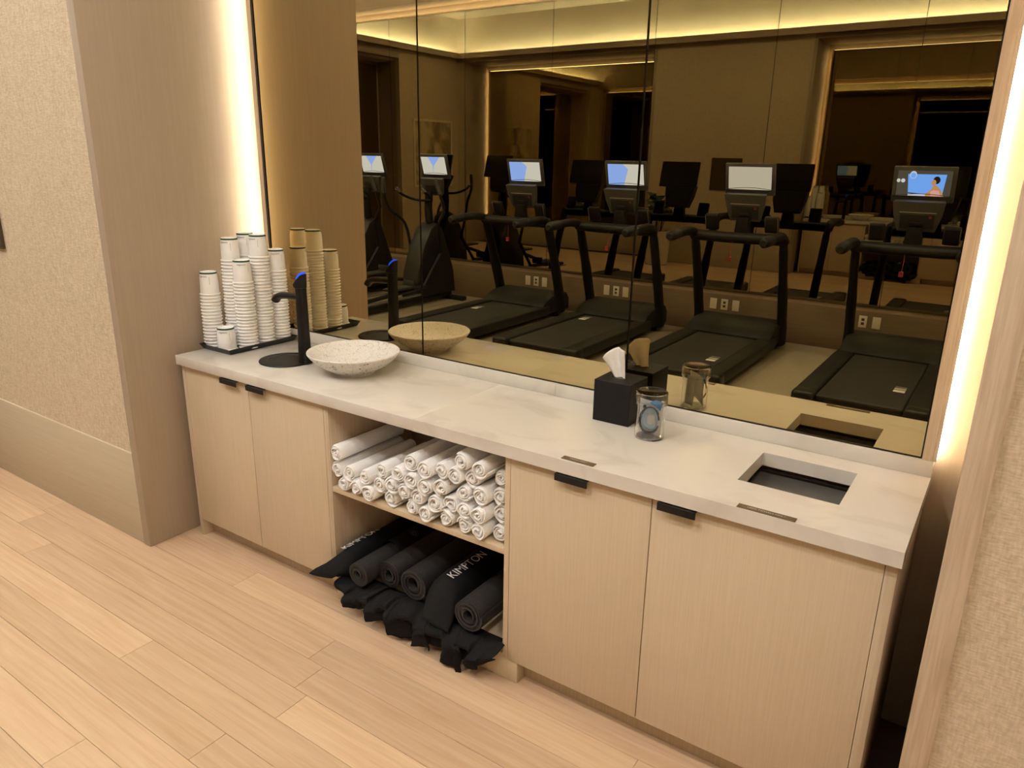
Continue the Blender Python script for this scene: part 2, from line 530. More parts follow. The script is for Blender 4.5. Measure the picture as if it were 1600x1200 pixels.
# ---- light cove lips with their strips
def cove(name, a, b, side, lab):
    """shelf along a wall with a strip on it; side: 'y' runs along x, 'x' runs along y"""
    t = thing(name, lab, 'cove light', ((a[0] + b[0]) / 2, (a[1] + b[1]) / 2, ZLIP - 0.03))
    if side == 'y':
        box_obj('shelf', (a[0], a[1] - 0.13, ZLIP - 0.03), (b[0], a[1], ZLIP), 'return', t)
        box_obj('front_lip', (a[0], a[1] - 0.145, ZLIP - 0.05), (b[0], a[1] - 0.13, ZLIP + 0.05), 'return', t)
        box_obj('light_strip', (a[0] + 0.15, a[1] - 0.105, ZLIP), (b[0], a[1] - 0.085, ZLIP + 0.012), 'cove_led', t)
    else:
        box_obj('shelf', (a[0], a[1], ZLIP - 0.03), (a[0] + 0.13, b[1], ZLIP), 'return', t)
        box_obj('front_lip', (a[0] + 0.13, a[1], ZLIP - 0.05), (a[0] + 0.145, b[1], ZLIP + 0.05), 'return', t)
        box_obj('light_strip', (a[0] + 0.085, a[1] + 0.15, ZLIP), (a[0] + 0.105, b[1] - 0.15, ZLIP + 0.012), 'cove_led', t)
    return t
cove('light_cove', (XS + 0.145, YC + 0.012, 0), (XE, YC + 0.012, 0), 'y', 'warm glowing light cove high above the vanity wall')
cove('light_cove', (XS, YM + 0.2, 0), (XS, YC + 0.012, 0), 'x', 'warm glowing light cove high on the side wall with the picture')

added_cove = thing('light_cove', 'unseen light cove added high on the right hand wall to brighten the room', 'cove light', (XE - 0.07, -2.5, ZLIP - 0.03))  # unseen cove, added for more light on the upright faces
box_obj('shelf', (XE - 0.13, YM + 0.2, ZLIP - 0.03), (XE, YC - 0.14, ZLIP), 'return', added_cove)
box_obj('front_lip', (XE - 0.145, YM + 0.2, ZLIP - 0.05), (XE - 0.13, YC - 0.14, ZLIP + 0.05), 'return', added_cove)
box_obj('light_strip', (XE - 0.105, YM + 0.35, ZLIP), (XE - 0.085, YC - 0.3, ZLIP + 0.012), 'cove_led', added_cove)

# ---- recessed ceiling downlights
for ix, x in enumerate((-5.4, -2.9, -0.6, 1.4, 3.5)):
    for iy, y in enumerate((-1.9, -2.7)):
        t = thing('downlight', 'recessed ceiling downlight over the %s, %s from the picture wall' % (
            'aisle' if iy == 0 else 'machine edge', ('first', 'second', 'third', 'fourth', 'fifth')[ix]), 'ceiling light', (x, y, ZC), group='recessed ceiling downlights')
        bm = bm_new(); lathe(bm, [(0.10, 0.0), (0.13, 0.0), (0.13, -0.008), (0.10, -0.012), (0.10, 0.0)], 28)
        obj('trim_ring', bm, 'paint', t, True, world=False)
        bm = bm_new(); lathe(bm, [(0.10, -0.004), (0.10, -0.001)], 28, cap0=True, cap1=True)
        obj('lens', bm, 'lamp', t, world=False)
        li = bpy.data.lights.new('downlight_lamp', 'AREA')
        li.shape = 'DISK'; li.size = 0.22; li.energy = DOWNLIGHT_W; li.color = LIGHT_COL
        lo = bpy.data.objects.new('downlight_lamp', li)
        C.objects.link(lo); lo.parent = t; lo.location = (0, 0, -0.014)

# ================================================================== MIRRORS
def mirror_wall(name, label, x0, x1, y, z0, z1, n, m, gap=0.003, ybk=0.0):
    """mirror panels standing off the wall behind, wood side strips, light strips behind the edges"""
    t = thing(name, label, 'mirror', ((x0 + x1) / 2, y, z0))
    w = (x1 - x0) / n
    s = 1 if ybk > y else -1
    for k in range(n):
        bm = bm_new()
        bx(bm, (x0 + k * w + gap, min(y, y + s * 0.006), z0), (x0 + (k + 1) * w - gap, max(y, y + s * 0.006), z1))
        obj('mirror_panel', bm, m, t)
    box_obj('backing', (x0 - 0.002, min(y + s * 0.0065, y + s * 0.02), z0), (x1 + 0.002, max(y + s * 0.0065, y + s * 0.02), z1), 'mirror_edge', t)
    return t

def side_frame(x_in, x_out, z0, z1, parent):
    """wooden strip beside a mirror: body plus a thin front lip that hides the light strip on its outer side"""
    g = 1 if x_out > x_in else -1
    xb = x_out - g * 0.010
    bm = bm_new()
    bx(bm, (min(x_in, xb), MD - 0.006, z0), (max(x_in, xb), 0.585, z1), 0.0008, 1)
    bx(bm, (min(xb, x_out), MD - 0.006, z0), (max(xb, x_out), MD - 0.001, z1), 0.0008, 1)
    obj('side_frame', bm, 'post', parent, True)
    bm = bm_new()
    M_ = Matrix.Translation((x_out - g * 0.0042, 0.559, (z0 + z1) / 2)) @ Matrix.Rotation(-g * 0.85, 4, 'Z')
    bx(bm, (-0.001, -0.0055, -(z1 - z0) / 2), (0.001, 0.0055, (z1 - z0) / 2), 0, 1, M_)
    obj('light_strip', bm, 'led', parent)

mw = mirror_wall('wall_mirror', 'bronze tinted three-panel wall mirror behind the stone vanity counter', 0.037, 2.948, MD, H + SP + 0.005, 3.535, 3, 'bronze_mirror', gap=0.0042, ybk=0.6)
box_obj('bottom_channel', (0.037, MD - 0.002, H + SP + 0.0005), (2.948, MD + 0.02, H + SP + 0.005), 'mirror_edge', mw)
box_obj('edge_bead', (0.024, MD - 0.004, H + SP), (0.037, MD + 0.02, 3.54), 'black', mw)
side_frame(0.024, -0.004, H + SP, 3.54, mw)
side_frame(2.948, 2.986, H + SP, 3.54, mw)
box_obj('top_frame', (-0.004, MD - 0.006, 3.54), (2.986, 0.585, 3.55), 'post', mw, 0.001)
box_obj('light_strip', (0.02, 0.555, 3.5505), (2.96, 0.578, 3.555), 'led_top', mw)

mf = mirror_wall('wall_mirror', 'dark bronze mirror in the far niche beside the framed picture corner', -6.88, -2.86, MD, 0.465, 3.53, 3, 'bronze_mirror', ybk=0.6)
side_frame(-6.88, -6.91, 0.465, 3.54, mf)
side_frame(-2.86, -2.83, 0.465, 3.54, mf)
box_obj('light_strip', (-6.88, 0.555, 3.5405), (-2.86, 0.578, 3.545), 'led_top', mf)

mo = mirror_wall('wall_mirror', 'long floor-to-ceiling mirror of many panels behind the treadmills', -7.04, 4.62, YM, 0.425, 3.53, 9, 'grey_mirror', ybk=-5.4)
box_obj('top_frame', (-7.04, YM - 0.08, 3.53), (4.62, YM + 0.006, 3.545), 'post', mo)
box_obj('light_strip', (-7.0, YM - 0.06, 3.5455), (4.6, YM - 0.035, 3.552), 'led_top', mo)

ms = thing('wall_mirror', 'dark recessed mirror on the side wall past the framed picture', 'mirror', (XS - 0.53, -3.2, 0.1))
bm = bm_new(); bx(bm, (XS - 0.549, -4.4, 0.1), (XS - 0.543, -2.0, 3.45), 0.002, 1)
obj('mirror_panel', bm, 'bronze_mirror', ms)

# ================================================================== VANITY: counter and cabinets
ct = thing('vanity_countertop', 'long off-white quartz countertop with low backsplash under the mirror', 'countertop', (L / 2, 0.27, H - TH))
XSEAM = 1.43
HX0, HX1, HY0, HY1 = 2.52, 2.797, 0.18, 0.438
bm = bm_new(); bx(bm, (0, 0, H - TH), (XSEAM - 0.0004, 0.598, H), 0.0012, 2)
obj('slab', bm, 'quartz', ct, True)
# right slab with the drop hole: a grid of cells without the hole cell, walls welded
bm = bm_new()
xs = [XSEAM + 0.0004, HX0, HX1, L]; ys = [0, HY0, HY1, 0.598]
vt = {}
def gv(i, j, k):
    key = (i, j, k)
    if key not in vt:
        vt[key] = bm.verts.new((xs[i], ys[j], (H - TH, H)[k]))
    return vt[key]
for i in range(3):
    for j in range(3):
        if (i, j) == (1, 1):
            continue
        bm.faces.new((gv(i, j, 1), gv(i + 1, j, 1), gv(i + 1, j + 1, 1), gv(i, j + 1, 1)))
        bm.faces.new((gv(i, j, 0), gv(i, j + 1, 0), gv(i + 1, j + 1, 0), gv(i + 1, j, 0)))
for i in range(3):
    bm.faces.new((gv(i, 0, 0), gv(i + 1, 0, 0), gv(i + 1, 0, 1), gv(i, 0, 1)))
    bm.faces.new((gv(i, 3, 1), gv(i + 1, 3, 1), gv(i + 1, 3, 0), gv(i, 3, 0)))
    bm.faces.new((gv(0, i, 1), gv(0, i + 1, 1), gv(0, i + 1, 0), gv(0, i, 0)))
    bm.faces.new((gv(3, i, 0), gv(3, i + 1, 0), gv(3, i + 1, 1), gv(3, i, 1)))
for (a, b) in (((1, 1), (2, 1)), ((2, 1), (2, 2)), ((2, 2), (1, 2)), ((1, 2), (1, 1))):
    bm.faces.new((gv(*a, 1), gv(*b, 1), gv(*b, 0), gv(*a, 0)))
sharp = [e for e in bm.edges if len(e.link_faces) == 2 and e.calc_face_angle(0) > 1.0]
bmesh.ops.recalc_face_normals(bm, faces=bm.faces[:])
bmesh.ops.bevel(bm, geom=sharp, offset=0.0012, segments=2, profile=0.5, affect='EDGES')
obj('slab', bm, 'quartz', ct, True)
box_obj('backsplash', (0, D, H + 0.0003), (1.69, 0.598, H + SP), 'quartz', ct, 0.001)
box_obj('backsplash', (1.691, D, H + 0.0003), (L, 0.598, H + SP), 'quartz', ct, 0.001)

ZT = H - TH - 0.001

def door(parent, x0, x1, hx0, m='laminate'):
    d = box_obj('door', (x0, O, K), (x1, O + 0.019, ZT - 0.004), m, parent, 0.0012)
    bm = bm_new()
    bx(bm, (hx0, -0.003, 0.838), (hx0 + 0.114, 0.0005, 0.861), 0.0008, 1)
    bx(bm, (hx0, 0.0, 0.8585), (hx0 + 0.114, O + 0.012, 0.8615), 0.0006, 1)
    h = obj('handle', bm, 'black', d, True, label='flat black edge pull')
    return d

# left cabinet
c1 = thing('base_cabinet', 'pale wood two-door base cabinet at the tap end, beside the wall', 'cabinet', (0.49, 0.30, 0))
box_obj('end_panel', (0.008, O, 0.0), (0.031, 0.58, ZT), 'laminate_grey', c1, 0.001)
box_obj('side_panel', (0.947, O, K + 0.0), (0.9645, 0.56, ZT), 'laminate_grey', c1, 0.0008)
box_obj('bottom_panel', (0.031, O + 0.022, K), (0.947, 0.56, K + 0.018), 'laminate_grey', c1)
box_obj('back_panel', (0.031, 0.562, K), (0.9645, 0.575, ZT), 'laminate_grey', c1)
box_obj('kick_board', (0.031, 0.075, 0.001), (0.9645, 0.09, K - 0.0005), 'laminate_grey', c1)
door(c1, 0.0335, 0.4825, 0.319)
door(c1, 0.4860, 0.9445, 0.497)

# open shelf unit
c2 = thing('shelf_unit', 'open wooden shelf bay between the cabinets, towels over yoga mats', 'shelf', (1.40, 0.30, 0))
box_obj('side_panel', (0.9655, O, K), (0.9720, 0.56, ZT), 'laminate_grey', c2, 0.0006)
box_obj('side_panel', (1.8125, O, K), (1.8325, 0.56, ZT), 'laminate', c2, 0.0008)
box_obj('back_panel', (0.9720, 0.50, K + 0.018), (1.8125, 0.515, ZT), 'laminate_grey', c2)
box_obj('bottom_panel', (0.9720, O, K), (1.8125, 0.50, K + 0.018), 'laminate', c2, 0.0008)
box_obj('shelf_board', (0.9722, O + 0.002, 0.498), (1.8123, 0.498, 0.519), 'laminate', c2, 0.0008)
box_obj('plinth', (0.9655, O + 0.004, 0.001), (1.873, O + 0.024, K - 0.0008), 'laminate', c2, 0.0008)
box_obj('plinth_return', (1.858, O + 0.0245, 0.001), (1.873, 0.0745, K - 0.0008), 'laminate', c2)

# right cabinet
c3 = thing('base_cabinet', 'pale wood two-door base cabinet with the towel drop, at the near end', 'cabinet', (2.41, 0.30, 0))
box_obj('side_panel', (1.8345, O + 0.021, K), (1.8525, 0.56, ZT), 'laminate_grey', c3)
box_obj('end_panel', (2.9445, O, 0.001), (2.972, 0.58, ZT), 'laminate_grey', c3, 0.001)
box_obj('bottom_panel', (1.8525, O + 0.022, K), (2.9445, 0.56, K + 0.018), 'laminate_grey', c3)
box_obj('back_panel', (1.8345, 0.562, K), (2.9445, 0.575, ZT), 'laminate_grey', c3)
box_obj('kick_board', (1.8735, 0.075, 0.001), (2.9445, 0.09, K - 0.0005), 'laminate_grey', c3)
door(c3, 1.8345, 2.3278, 2.012)
door(c3, 2.3312, 2.9430, 2.353)

# towel chute under the hole
tc = thing('towel_bin', 'dark grey metal bin under the cut-out in the countertop', 'bin', ((HX0 + HX1) / 2, (HY0 + HY1) / 2, 0.107))
zb, zt = 0.107, H - TH - 0.003
bm = bm_new()
bx(bm, (HX0 - 0.03, HY0 - 0.03, zb), (HX1 + 0.03, HY1 + 0.03, zb + 0.006))
obj('bin_floor', bm, 'chute', tc)
bm = bm_new()
bx(bm, (HX0 - 0.036, HY0 - 0.036, zb), (HX0 - 0.03, HY1 + 0.036, zt - 0.02))
bx(bm, (HX1 + 0.03, HY0 - 0.036, zb), (HX1 + 0.036, HY1 + 0.036, zt - 0.02))
bx(bm, (HX0 - 0.03, HY0 - 0.036, zb), (HX1 + 0.03, HY0 - 0.03, zt - 0.02))
bx(bm, (HX0 - 0.03, HY1 + 0.03, zb), (HX1 + 0.03, HY1 + 0.036, zt - 0.02))
obj('bin_wall', bm, 'chute', tc)
# hinged flap sloping down inside the opening
bm = bm_new()
prism(bm, [(HY1 + 0.022, zt - 0.028), (HY1 + 0.022, zt - 0.034), (HY0 - 0.012, zt - 0.115), (HY0 - 0.012, zt - 0.109)], HX0 - 0.022, HX1 + 0.022, 'x')
obj('flap', bm, 'chute', tc)

# small engraved plaques near the counter edge
def plaque(x0, x1, y0, y1, s, size, label):
    t = thing('counter_plaque', label, 'plaque', ((x0 + x1) / 2, (y0 + y1) / 2, H))
    box_obj('plate', (x0, y0, H + 0.0002), (x1, y1, H + 0.0022), 'plaque', t, 0.0005, 1)
    cx, cy = (x0 + x1) / 2, (y0 + y1) / 2
    text_obj('lettering', s, size, lambda v: (cx + v.x, cy - size * 0.34 + v.y, H + 0.0026), 'print_white', t)
plaque(2.026, 2.138, 0.009, 0.033, 'TRASH ONLY', 0.0098, 'small bronze plaque on the counter edge over the middle door')
plaque(2.574, 2.726, 0.003, 0.027, 'USED TOWELS ONLY', 0.0105, 'longer bronze plaque on the counter edge before the towel cut-out')

# ================================================================== ON THE COUNTER
# ---- tray
tr = thing('serving_tray', 'black rectangular tray with flared rim under the paper cups', 'tray', (0.10, 0.32, H))
bm = bm_new()
def rect(x0, x1, y0, y1, z):
    return [(x0, y0, z), (x1, y0, z), (x1, y1, z), (x0, y1, z)]
TX0, TX1, TY0, TY1 = 0.0, 0.192, 0.152, 0.508
loft(bm, [rect(TX0 + 0.004, TX1 - 0.004, TY0 + 0.004, TY1 - 0.004, H + 0.007), rect(TX0, TX1, TY0, TY1, H + 0.007),
          rect(TX0 - 0.013, TX1 + 0.013, TY0 - 0.013, TY1 + 0.013, H + 0.026),
          rect(TX0 - 0.017, TX1 + 0.017, TY0 - 0.017, TY1 + 0.017, H + 0.026),
          rect(TX0 - 0.003, TX1 + 0.003, TY0 - 0.003, TY1 + 0.003, H + 0.0005)])
obj('tray_body', bm, 'tray', tr)

# ---- paper cups, upside down: rim at the bottom, green band near the top
RIM, BASE, CH = 0.0468, 0.0365, 0.105
def cup_profile():
    wall = [(RIM - 0.0035, 0.004), (RIM - 0.001, 0.006), (RIM, 0.003), (RIM - 0.001, 0.0005), (RIM - 0.004, 0.0), (RIM - 0.0055, 0.003)]
    return wall
def cup_body(top):
    bm = bm_new()
    prof = [(RIM - 0.006, 0.004), (BASE - 0.0015, CH - 0.006)] if False else []
    # outer wall from rim to base edge, then recessed base disc, inner wall
    prof = [(RIM - 0.0055, 0.0035), (RIM - 0.004, 0.0), (RIM - 0.001, 0.0005), (RIM, 0.003), (RIM - 0.001, 0.0052), (RIM - 0.0052, 0.0060),
            (BASE + 0.0035, CH * 0.70), (BASE, CH - 0.0004), (BASE - 0.0012, CH), (BASE - 0.0018, CH - 0.006), (0.001, CH - 0.006)]
    rows = lathe(bm, prof, 28)
    bm.faces.new(rows[-1])
    return bm
cup_me = to_mesh('cup', cup_body(True), 'cup', True, 50)
bm = bm_new()
zz = lambda z: BASE + (CH - z) * 0.0035 / (CH * 0.30) if z > CH * 0.70 else BASE + 0.0035
lathe(bm, [(zz(CH - 0.0015) + 0.0005, CH - 0.0015), (zz(CH - 0.0085) + 0.0006, CH - 0.0085)], 28)
band_me = to_mesh('band', bm, 'cup_green', True)
def wrap(ang0, z0):
    def f(v):
        a = ang0 + v.x / 0.039
        z = z0 + v.y
        r = zz(z) + 0.0007
        return (r * math.cos(a), r * math.sin(a), z)
    return f

STACKS = [  # x, y, number of cups, description
    (0.000, 0.205, 17, 'short outer corner stack'),
    (0.055, 0.292, 27, 'tall rear stack by the wall'),
    (0.055, 0.390, 28, 'tall rear middle stack'),
    (0.153, 0.378, 28, 'tall front stack'),
    (0.157, 0.280, 21, 'medium front stack'),
    (0.150, 0.474, 23, 'medium stack nearest the mirror'),
]
NTH = ['lowest', 'second', 'third', 'fourth', 'fifth', 'sixth', 'seventh', 'eighth', 'ninth', 'tenth', 'eleventh', 'twelfth', 'thirteenth', 'fourteenth', 'fifteenth', 'sixteenth', 'seventeenth', 'eighteenth', 'nineteenth', 'twentieth', 'twenty-first', 'twenty-second', 'twenty-third', 'twenty-fourth', 'twenty-fifth', 'twenty-sixth', 'twenty-seventh', 'twenty-eighth']
STEP = 0.0152
ZB = H + 0.0075
rc = random.Random(5)
def top_cup(x, y, z, ang, label, group):
    t = thing('paper_cup', label, 'paper cup', (x, y, z), 0, group)
    obj('cup_body', cup_me, 'cup', t, world=False)
    obj('green_band', band_me, 'cup_green', t, world=False, label='dark green printed band')
    text_obj('print', 'vegware', 0.0115, wrap(ang, CH - 0.022), 'cup_print', t, world=False)
    bm = bm_new()
    a = ang + 0.75
    p = [(a, 0.085), (a + 0.02, 0.085), (a + 0.02, 0.05), (a, 0.05)]
    bm.faces.new([bm.verts.new((( zz(z2) + 0.0008) * math.cos(q), (zz(z2) + 0.0008) * math.sin(q), z2)) for q, z2 in p])
    obj('side_mark', bm, 'cup_print', t, world=False)
    return t
for x, y, n, d in STACKS:
    lean = (rc.uniform(-0.006, 0.006), rc.uniform(-0.004, 0.004))
    for k in range(n):
        f = k / max(n - 1, 1)
        px = x + lean[0] * f * f + rc.uniform(-0.0006, 0.0006)
        py = y + lean[1] * f * f + rc.uniform(-0.0006, 0.0006)
        if k == n - 1:
            top_cup(px, py, ZB + k * STEP, -0.95 + rc.uniform(-0.5, 0.3), 'white paper cup with green band topping the ' + d, 'upside-down paper cups on the tray')
        else:
            o = obj('paper_cup', cup_me, 'cup')
            o.location = (px, py, ZB + k * STEP)
            tag(o, 'white paper cup, %s%s in the %s' % (NTH[k], '' if k == 0 else ' from the tray up', d), 'paper cup', 'cups nested in the ' + d)
top_cup(0.116, 0.192, ZB, -1.0, 'single upside-down white paper cup at the front corner of the tray', 'upside-down paper cups on the tray')

# ---- tap
tp = thing('water_tap', 'matte black water tap with blue light on a round drip plate', 'tap', (0.565, 0.258, H))
bm = bm_new()
lathe(bm, [(0.0, 0.0005), (0.118, 0.0005), (0.120, 0.004), (0.118, 0.007), (0.082, 0.007), (0.080, 0.0045), (0.0005, 0.0045)], 48, (0.47, 0.243, H))
bmesh.ops.remove_doubles(bm, verts=bm.verts, dist=0.0002)
obj('drip_plate', bm, 'black', tp, True)
bm = bm_new()
def rrect(cx, cy, z, w, d, r=0.008, n=4, tilt=0.0):
    pts = []
    for sx, sy, a0 in ((1, 1, 0), (-1, 1, PI / 2), (-1, -1, PI), (1, -1, 1.5 * PI)):
        for k in range(n + 1):
            a = a0 + k * PI / 2 / n
            px = sx * (w / 2 - r) + r * math.cos(a)
            py = sy * (d / 2 - r) + r * math.sin(a)
            pts.append((cx + px, cy + py, z + tilt * px))
    return pts
fx, fy = 0.572, 0.262
loft(bm, [rrect(fx, fy, H + 0.006, 0.054, 0.046, 0.014), rrect(fx, fy, H + 0.15, 0.046, 0.042, 0.014), rrect(fx, fy, H + 0.16, 0.047, 0.043, 0.014), rrect(fx, fy, H + 0.30, 0.044, 0.040, 0.013), rrect(fx, fy, H + 0.335, 0.044, 0.040, 0.013)])
obj('column', bm, 'black', tp, True)
bm = bm_new()
tube(bm, smooth_path([(fx - 0.005, fy, H + 0.295), (fx - 0.06, fy, H + 0.293), (fx - 0.125, fy, H + 0.288), (fx - 0.155, fy, H + 0.278), (fx - 0.172, fy, H + 0.262)], 4), [0.020] * 4 + [0.019] * 4 + [0.019] * 4 + [0.021] * 5, 12, 0.8)
obj('spout', bm, 'black', tp, True)
bm = bm_new()
loft(bm, [rrect(fx - 0.003, fy, H + 0.336, 0.052, 0.042, 0.013), rrect(fx - 0.006, fy, H + 0.352, 0.060, 0.043, 0.014, tilt=0.15), rrect(fx + 0.002, fy, H + 0.376, 0.048, 0.040, 0.013, tilt=0.85)])
hd = obj('control_head', bm, 'black', tp, True)
bm = bm_new()
loft(bm, [rrect(fx + 0.006, fy, H + 0.3815, 0.038, 0.036, 0.011, tilt=0.85), rrect(fx + 0.003, fy, H + 0.389, 0.034, 0.032, 0.011, tilt=0.85)])
obj('blue_light', bm, 'blue_led', hd, True, label='glowing blue touch light')

# ---- stone bowl
bw = thing('stone_bowl', 'wide shallow speckled white stone bowl beside the black tap', 'bowl', (0.835, 0.300, H))
bc = (0.835, 0.300, H)
bm = bm_new()
lathe(bm, [(0.0008, 0.030), (0.06, 0.032), (0.11, 0.045), (0.15, 0.066), (0.178, 0.087), (0.186, 0.092), (0.191, 0.0935), (0.1935, 0.091), (0.193, 0.087)], 64, bc, cap0=True)
obj('bowl_inside', bm, 'bowl', bw, True)
bm = bm_new()
lathe(bm, [(0.193, 0.087), (0.180, 0.070), (0.165, 0.055), (0.140, 0.036), (0.108, 0.018), (0.090, 0.010), (0.086, 0.0), (0.0008, 0.0)], 64, bc, cap1=True)
obj('bowl_underside', bm, 'bowl_out', bw, True)

# ---- tissue box
tb = thing('tissue_box', 'square matte black tissue box with a white tissue, before the mirror', 'tissue box', (2.003, 0.454, H))
TBX0, TBX1, TBY0, TBY1, TBZ = 1.934, 2.073, 0.383, 0.522, H + 0.150
bm = bm_new()
bx(bm, (TBX0, TBY0, H + 0.0005), (TBX1, TBY1, TBZ), 0.0015, 1)
obj('box_body', bm, 'black_matte', tb, True)
bm = bm_new()
e = [(2.003 + 0.034 * math.cos(2 * PI * k / 28), 0.452 + 0.017 * math.sin(2 * PI * k / 28), TBZ + 0.0006) for k in range(28)]
bm.faces.new([bm.verts.new(p) for p in e])
obj('slot', bm, 'mirror_edge', tb)
bm = bm_new()
NU, NV = 14, 16
grid = []
for j in range(NV):
    t = j / (NV - 1)
    rw = []
    for i in range(NU):
        s = i / (NU - 1) * 2 - 1
        wdt = 0.020 + 0.024 * t ** 1.2
        x = 2.002 + s * wdt - 0.030 * t
        fold = 0.012 * math.sin(s * 4.2 + 1.2) * (0.5 + 0.6 * t)
        y = 0.452 + fold + 0.010 * t - 0.012 * t * t
        z = TBZ - 0.01 + t * (0.112 + 0.020 * s - 0.022 * s * s) + 0.003 * mnoise.noise((s * 3, t * 4, 0))
        rw.append(bm.verts.new((x, y, z)))
    grid.append(rw)
for j in range(NV - 1):
    for i in range(NU - 1):
        bm.faces.new((grid[j][i], grid[j][i + 1], grid[j + 1][i + 1], grid[j + 1][i]))
ts = obj('tissue', bm, 'tissue', tb, True)
sm = ts.modifiers.new('thick', 'SOLIDIFY'); sm.thickness = 0.0008

# ---- glass jar with packets and earphones
jc = (2.168, 0.345, H)
jr = thing('glass_jar', 'clear glass lidded jar full of earphone packets beside the tissue box', 'jar', jc)
bm = bm_new()
lathe(bm, [(0.0005, 0.0006), (0.046, 0.0006), (0.048, 0.003), (0.048, 0.128), (0.0455, 0.128), (0.0455, 0.008), (0.044, 0.006), (0.0005, 0.006)], 40, jc)
bmesh.ops.remove_doubles(bm, verts=bm.verts, dist=0.0012)
obj('jar_body', bm, 'glass', jr, True)
bm = bm_new()
lathe(bm, [(0.0005, 0.160), (0.048, 0.160), (0.052, 0.157), (0.0525, 0.150), (0.0525, 0.118), (0.0495, 0.118), (0.0495, 0.153), (0.047, 0.156), (0.0005, 0.156)], 40, jc)
bmesh.ops.remove_doubles(bm, verts=bm.verts, dist=0.0012)
obj('lid', bm, 'glass', jr, True)
def sheet(name, m, pts, th, parent, nu=6):
    """bilinear sheet from four corners with a slight bow, solidified"""
    a, b, c, d = [Vector(p) for p in pts]
    nrm = (b - a).cross(d - a).normalized()
    bm = bm_new(); g = []
    for j in range(nu + 1):
        t = j / nu; rw = []
        for i in range(nu + 1):
            s = i / nu
            p = (a * (1 - s) + b * s) * (1 - t) + (d * (1 - s) + c * s) * t
            p = p + nrm * (0.004 * math.sin(PI * s) + 0.002 * mnoise.noise(p * 60))
            rw.append(bm.verts.new(p))
        g.append(rw)
    for j in range(nu):
        for i in range(nu):
            bm.faces.new((g[j][i], g[j][i + 1], g[j + 1][i + 1], g[j + 1][i]))
    o = obj(name, bm, m, parent, True)
    s = o.modifiers.new('thick', 'SOLIDIFY'); s.thickness = th
    return o
def jp(u, v, z):      # u: right as seen from the camera, v: away from it
    r_ = Vector((0.922, 0.387)); f_ = Vector((-0.387, 0.922))
    return (jc[0] + r_.x * u + f_.x * v, jc[1] + r_.y * u + f_.y * v, H + z)
pk = thing('earphone_packet', 'white and pale blue earphone packet leaning inside the glass jar', 'packet', jp(0, -0.005, 0.008))
sheet('pouch', 'pouch', [jp(-0.036, -0.020, 0.040), jp(0.034, -0.014, 0.008), jp(0.041, 0.006, 0.120), jp(-0.036, -0.008, 0.142)], 0.002, pk)
sheet('pale_panel', 'pouch_pale', [jp(-0.026, -0.0265, 0.046), jp(0.022, -0.0230, 0.030), jp(0.026, -0.0175, 0.100), jp(-0.024, -0.0205, 0.116)], 0.001, pk, 4)
sheet('paper_label', 'print_white', [jp(-0.014, -0.0312, 0.058), jp(0.012, -0.0300, 0.052), jp(0.014, -0.0270, 0.088), jp(-0.012, -0.0280, 0.094)], 0.0008, pk, 3)
bm = bm_new()
loop = [jp(-0.002 + 0.029 * math.cos(a) * (1 - 0.12 * math.sin(a)), -0.0325 + 0.002 * math.sin(3 * a), 0.072 + 0.044 * math.sin(a)) for a in [k * 2 * PI / 28 for k in range(27)]]
tube(bm, loop, 0.0026, 8)
loop2 = [jp(-0.003 + 0.032 * math.cos(a), -0.0295 + 0.002 * math.sin(2 * a), 0.068 + 0.045 * math.sin(a)) for a in [0.5 + k * 2 * PI / 28 for k in range(24)]]
tube(bm, loop2, 0.0023, 8)
obj('cable', bm, 'plastic_dark', pk, True, label='coiled black earphone cable')
bm = bm_new()
bmesh.ops.create_uvsphere(bm, u_segments=12, v_segments=8, radius=0.0052, matrix=Matrix.Translation(jp(-0.020, -0.033, 0.116)) @ Matrix.Diagonal((1, 1, 1.4, 1)))
obj('earbud', bm, 'plastic_dark', pk, True)
p2 = thing('earphone_packet', 'bright blue cornered earphone packet at the back of the glass jar', 'packet', jp(0.01, 0.02, 0.008))
sheet('pouch', 'pouch', [jp(-0.026, 0.020, 0.010), jp(0.022, 0.028, 0.010), jp(0.030, 0.024, 0.122), jp(-0.022, 0.018, 0.122)], 0.002, p2)
sheet('blue_corner', 'pouch_blue', [jp(-0.006, -0.022, 0.128), jp(0.030, -0.020, 0.100), jp(0.038, -0.008, 0.126), jp(0.012, -0.012, 0.138)], 0.001, p2, 4)

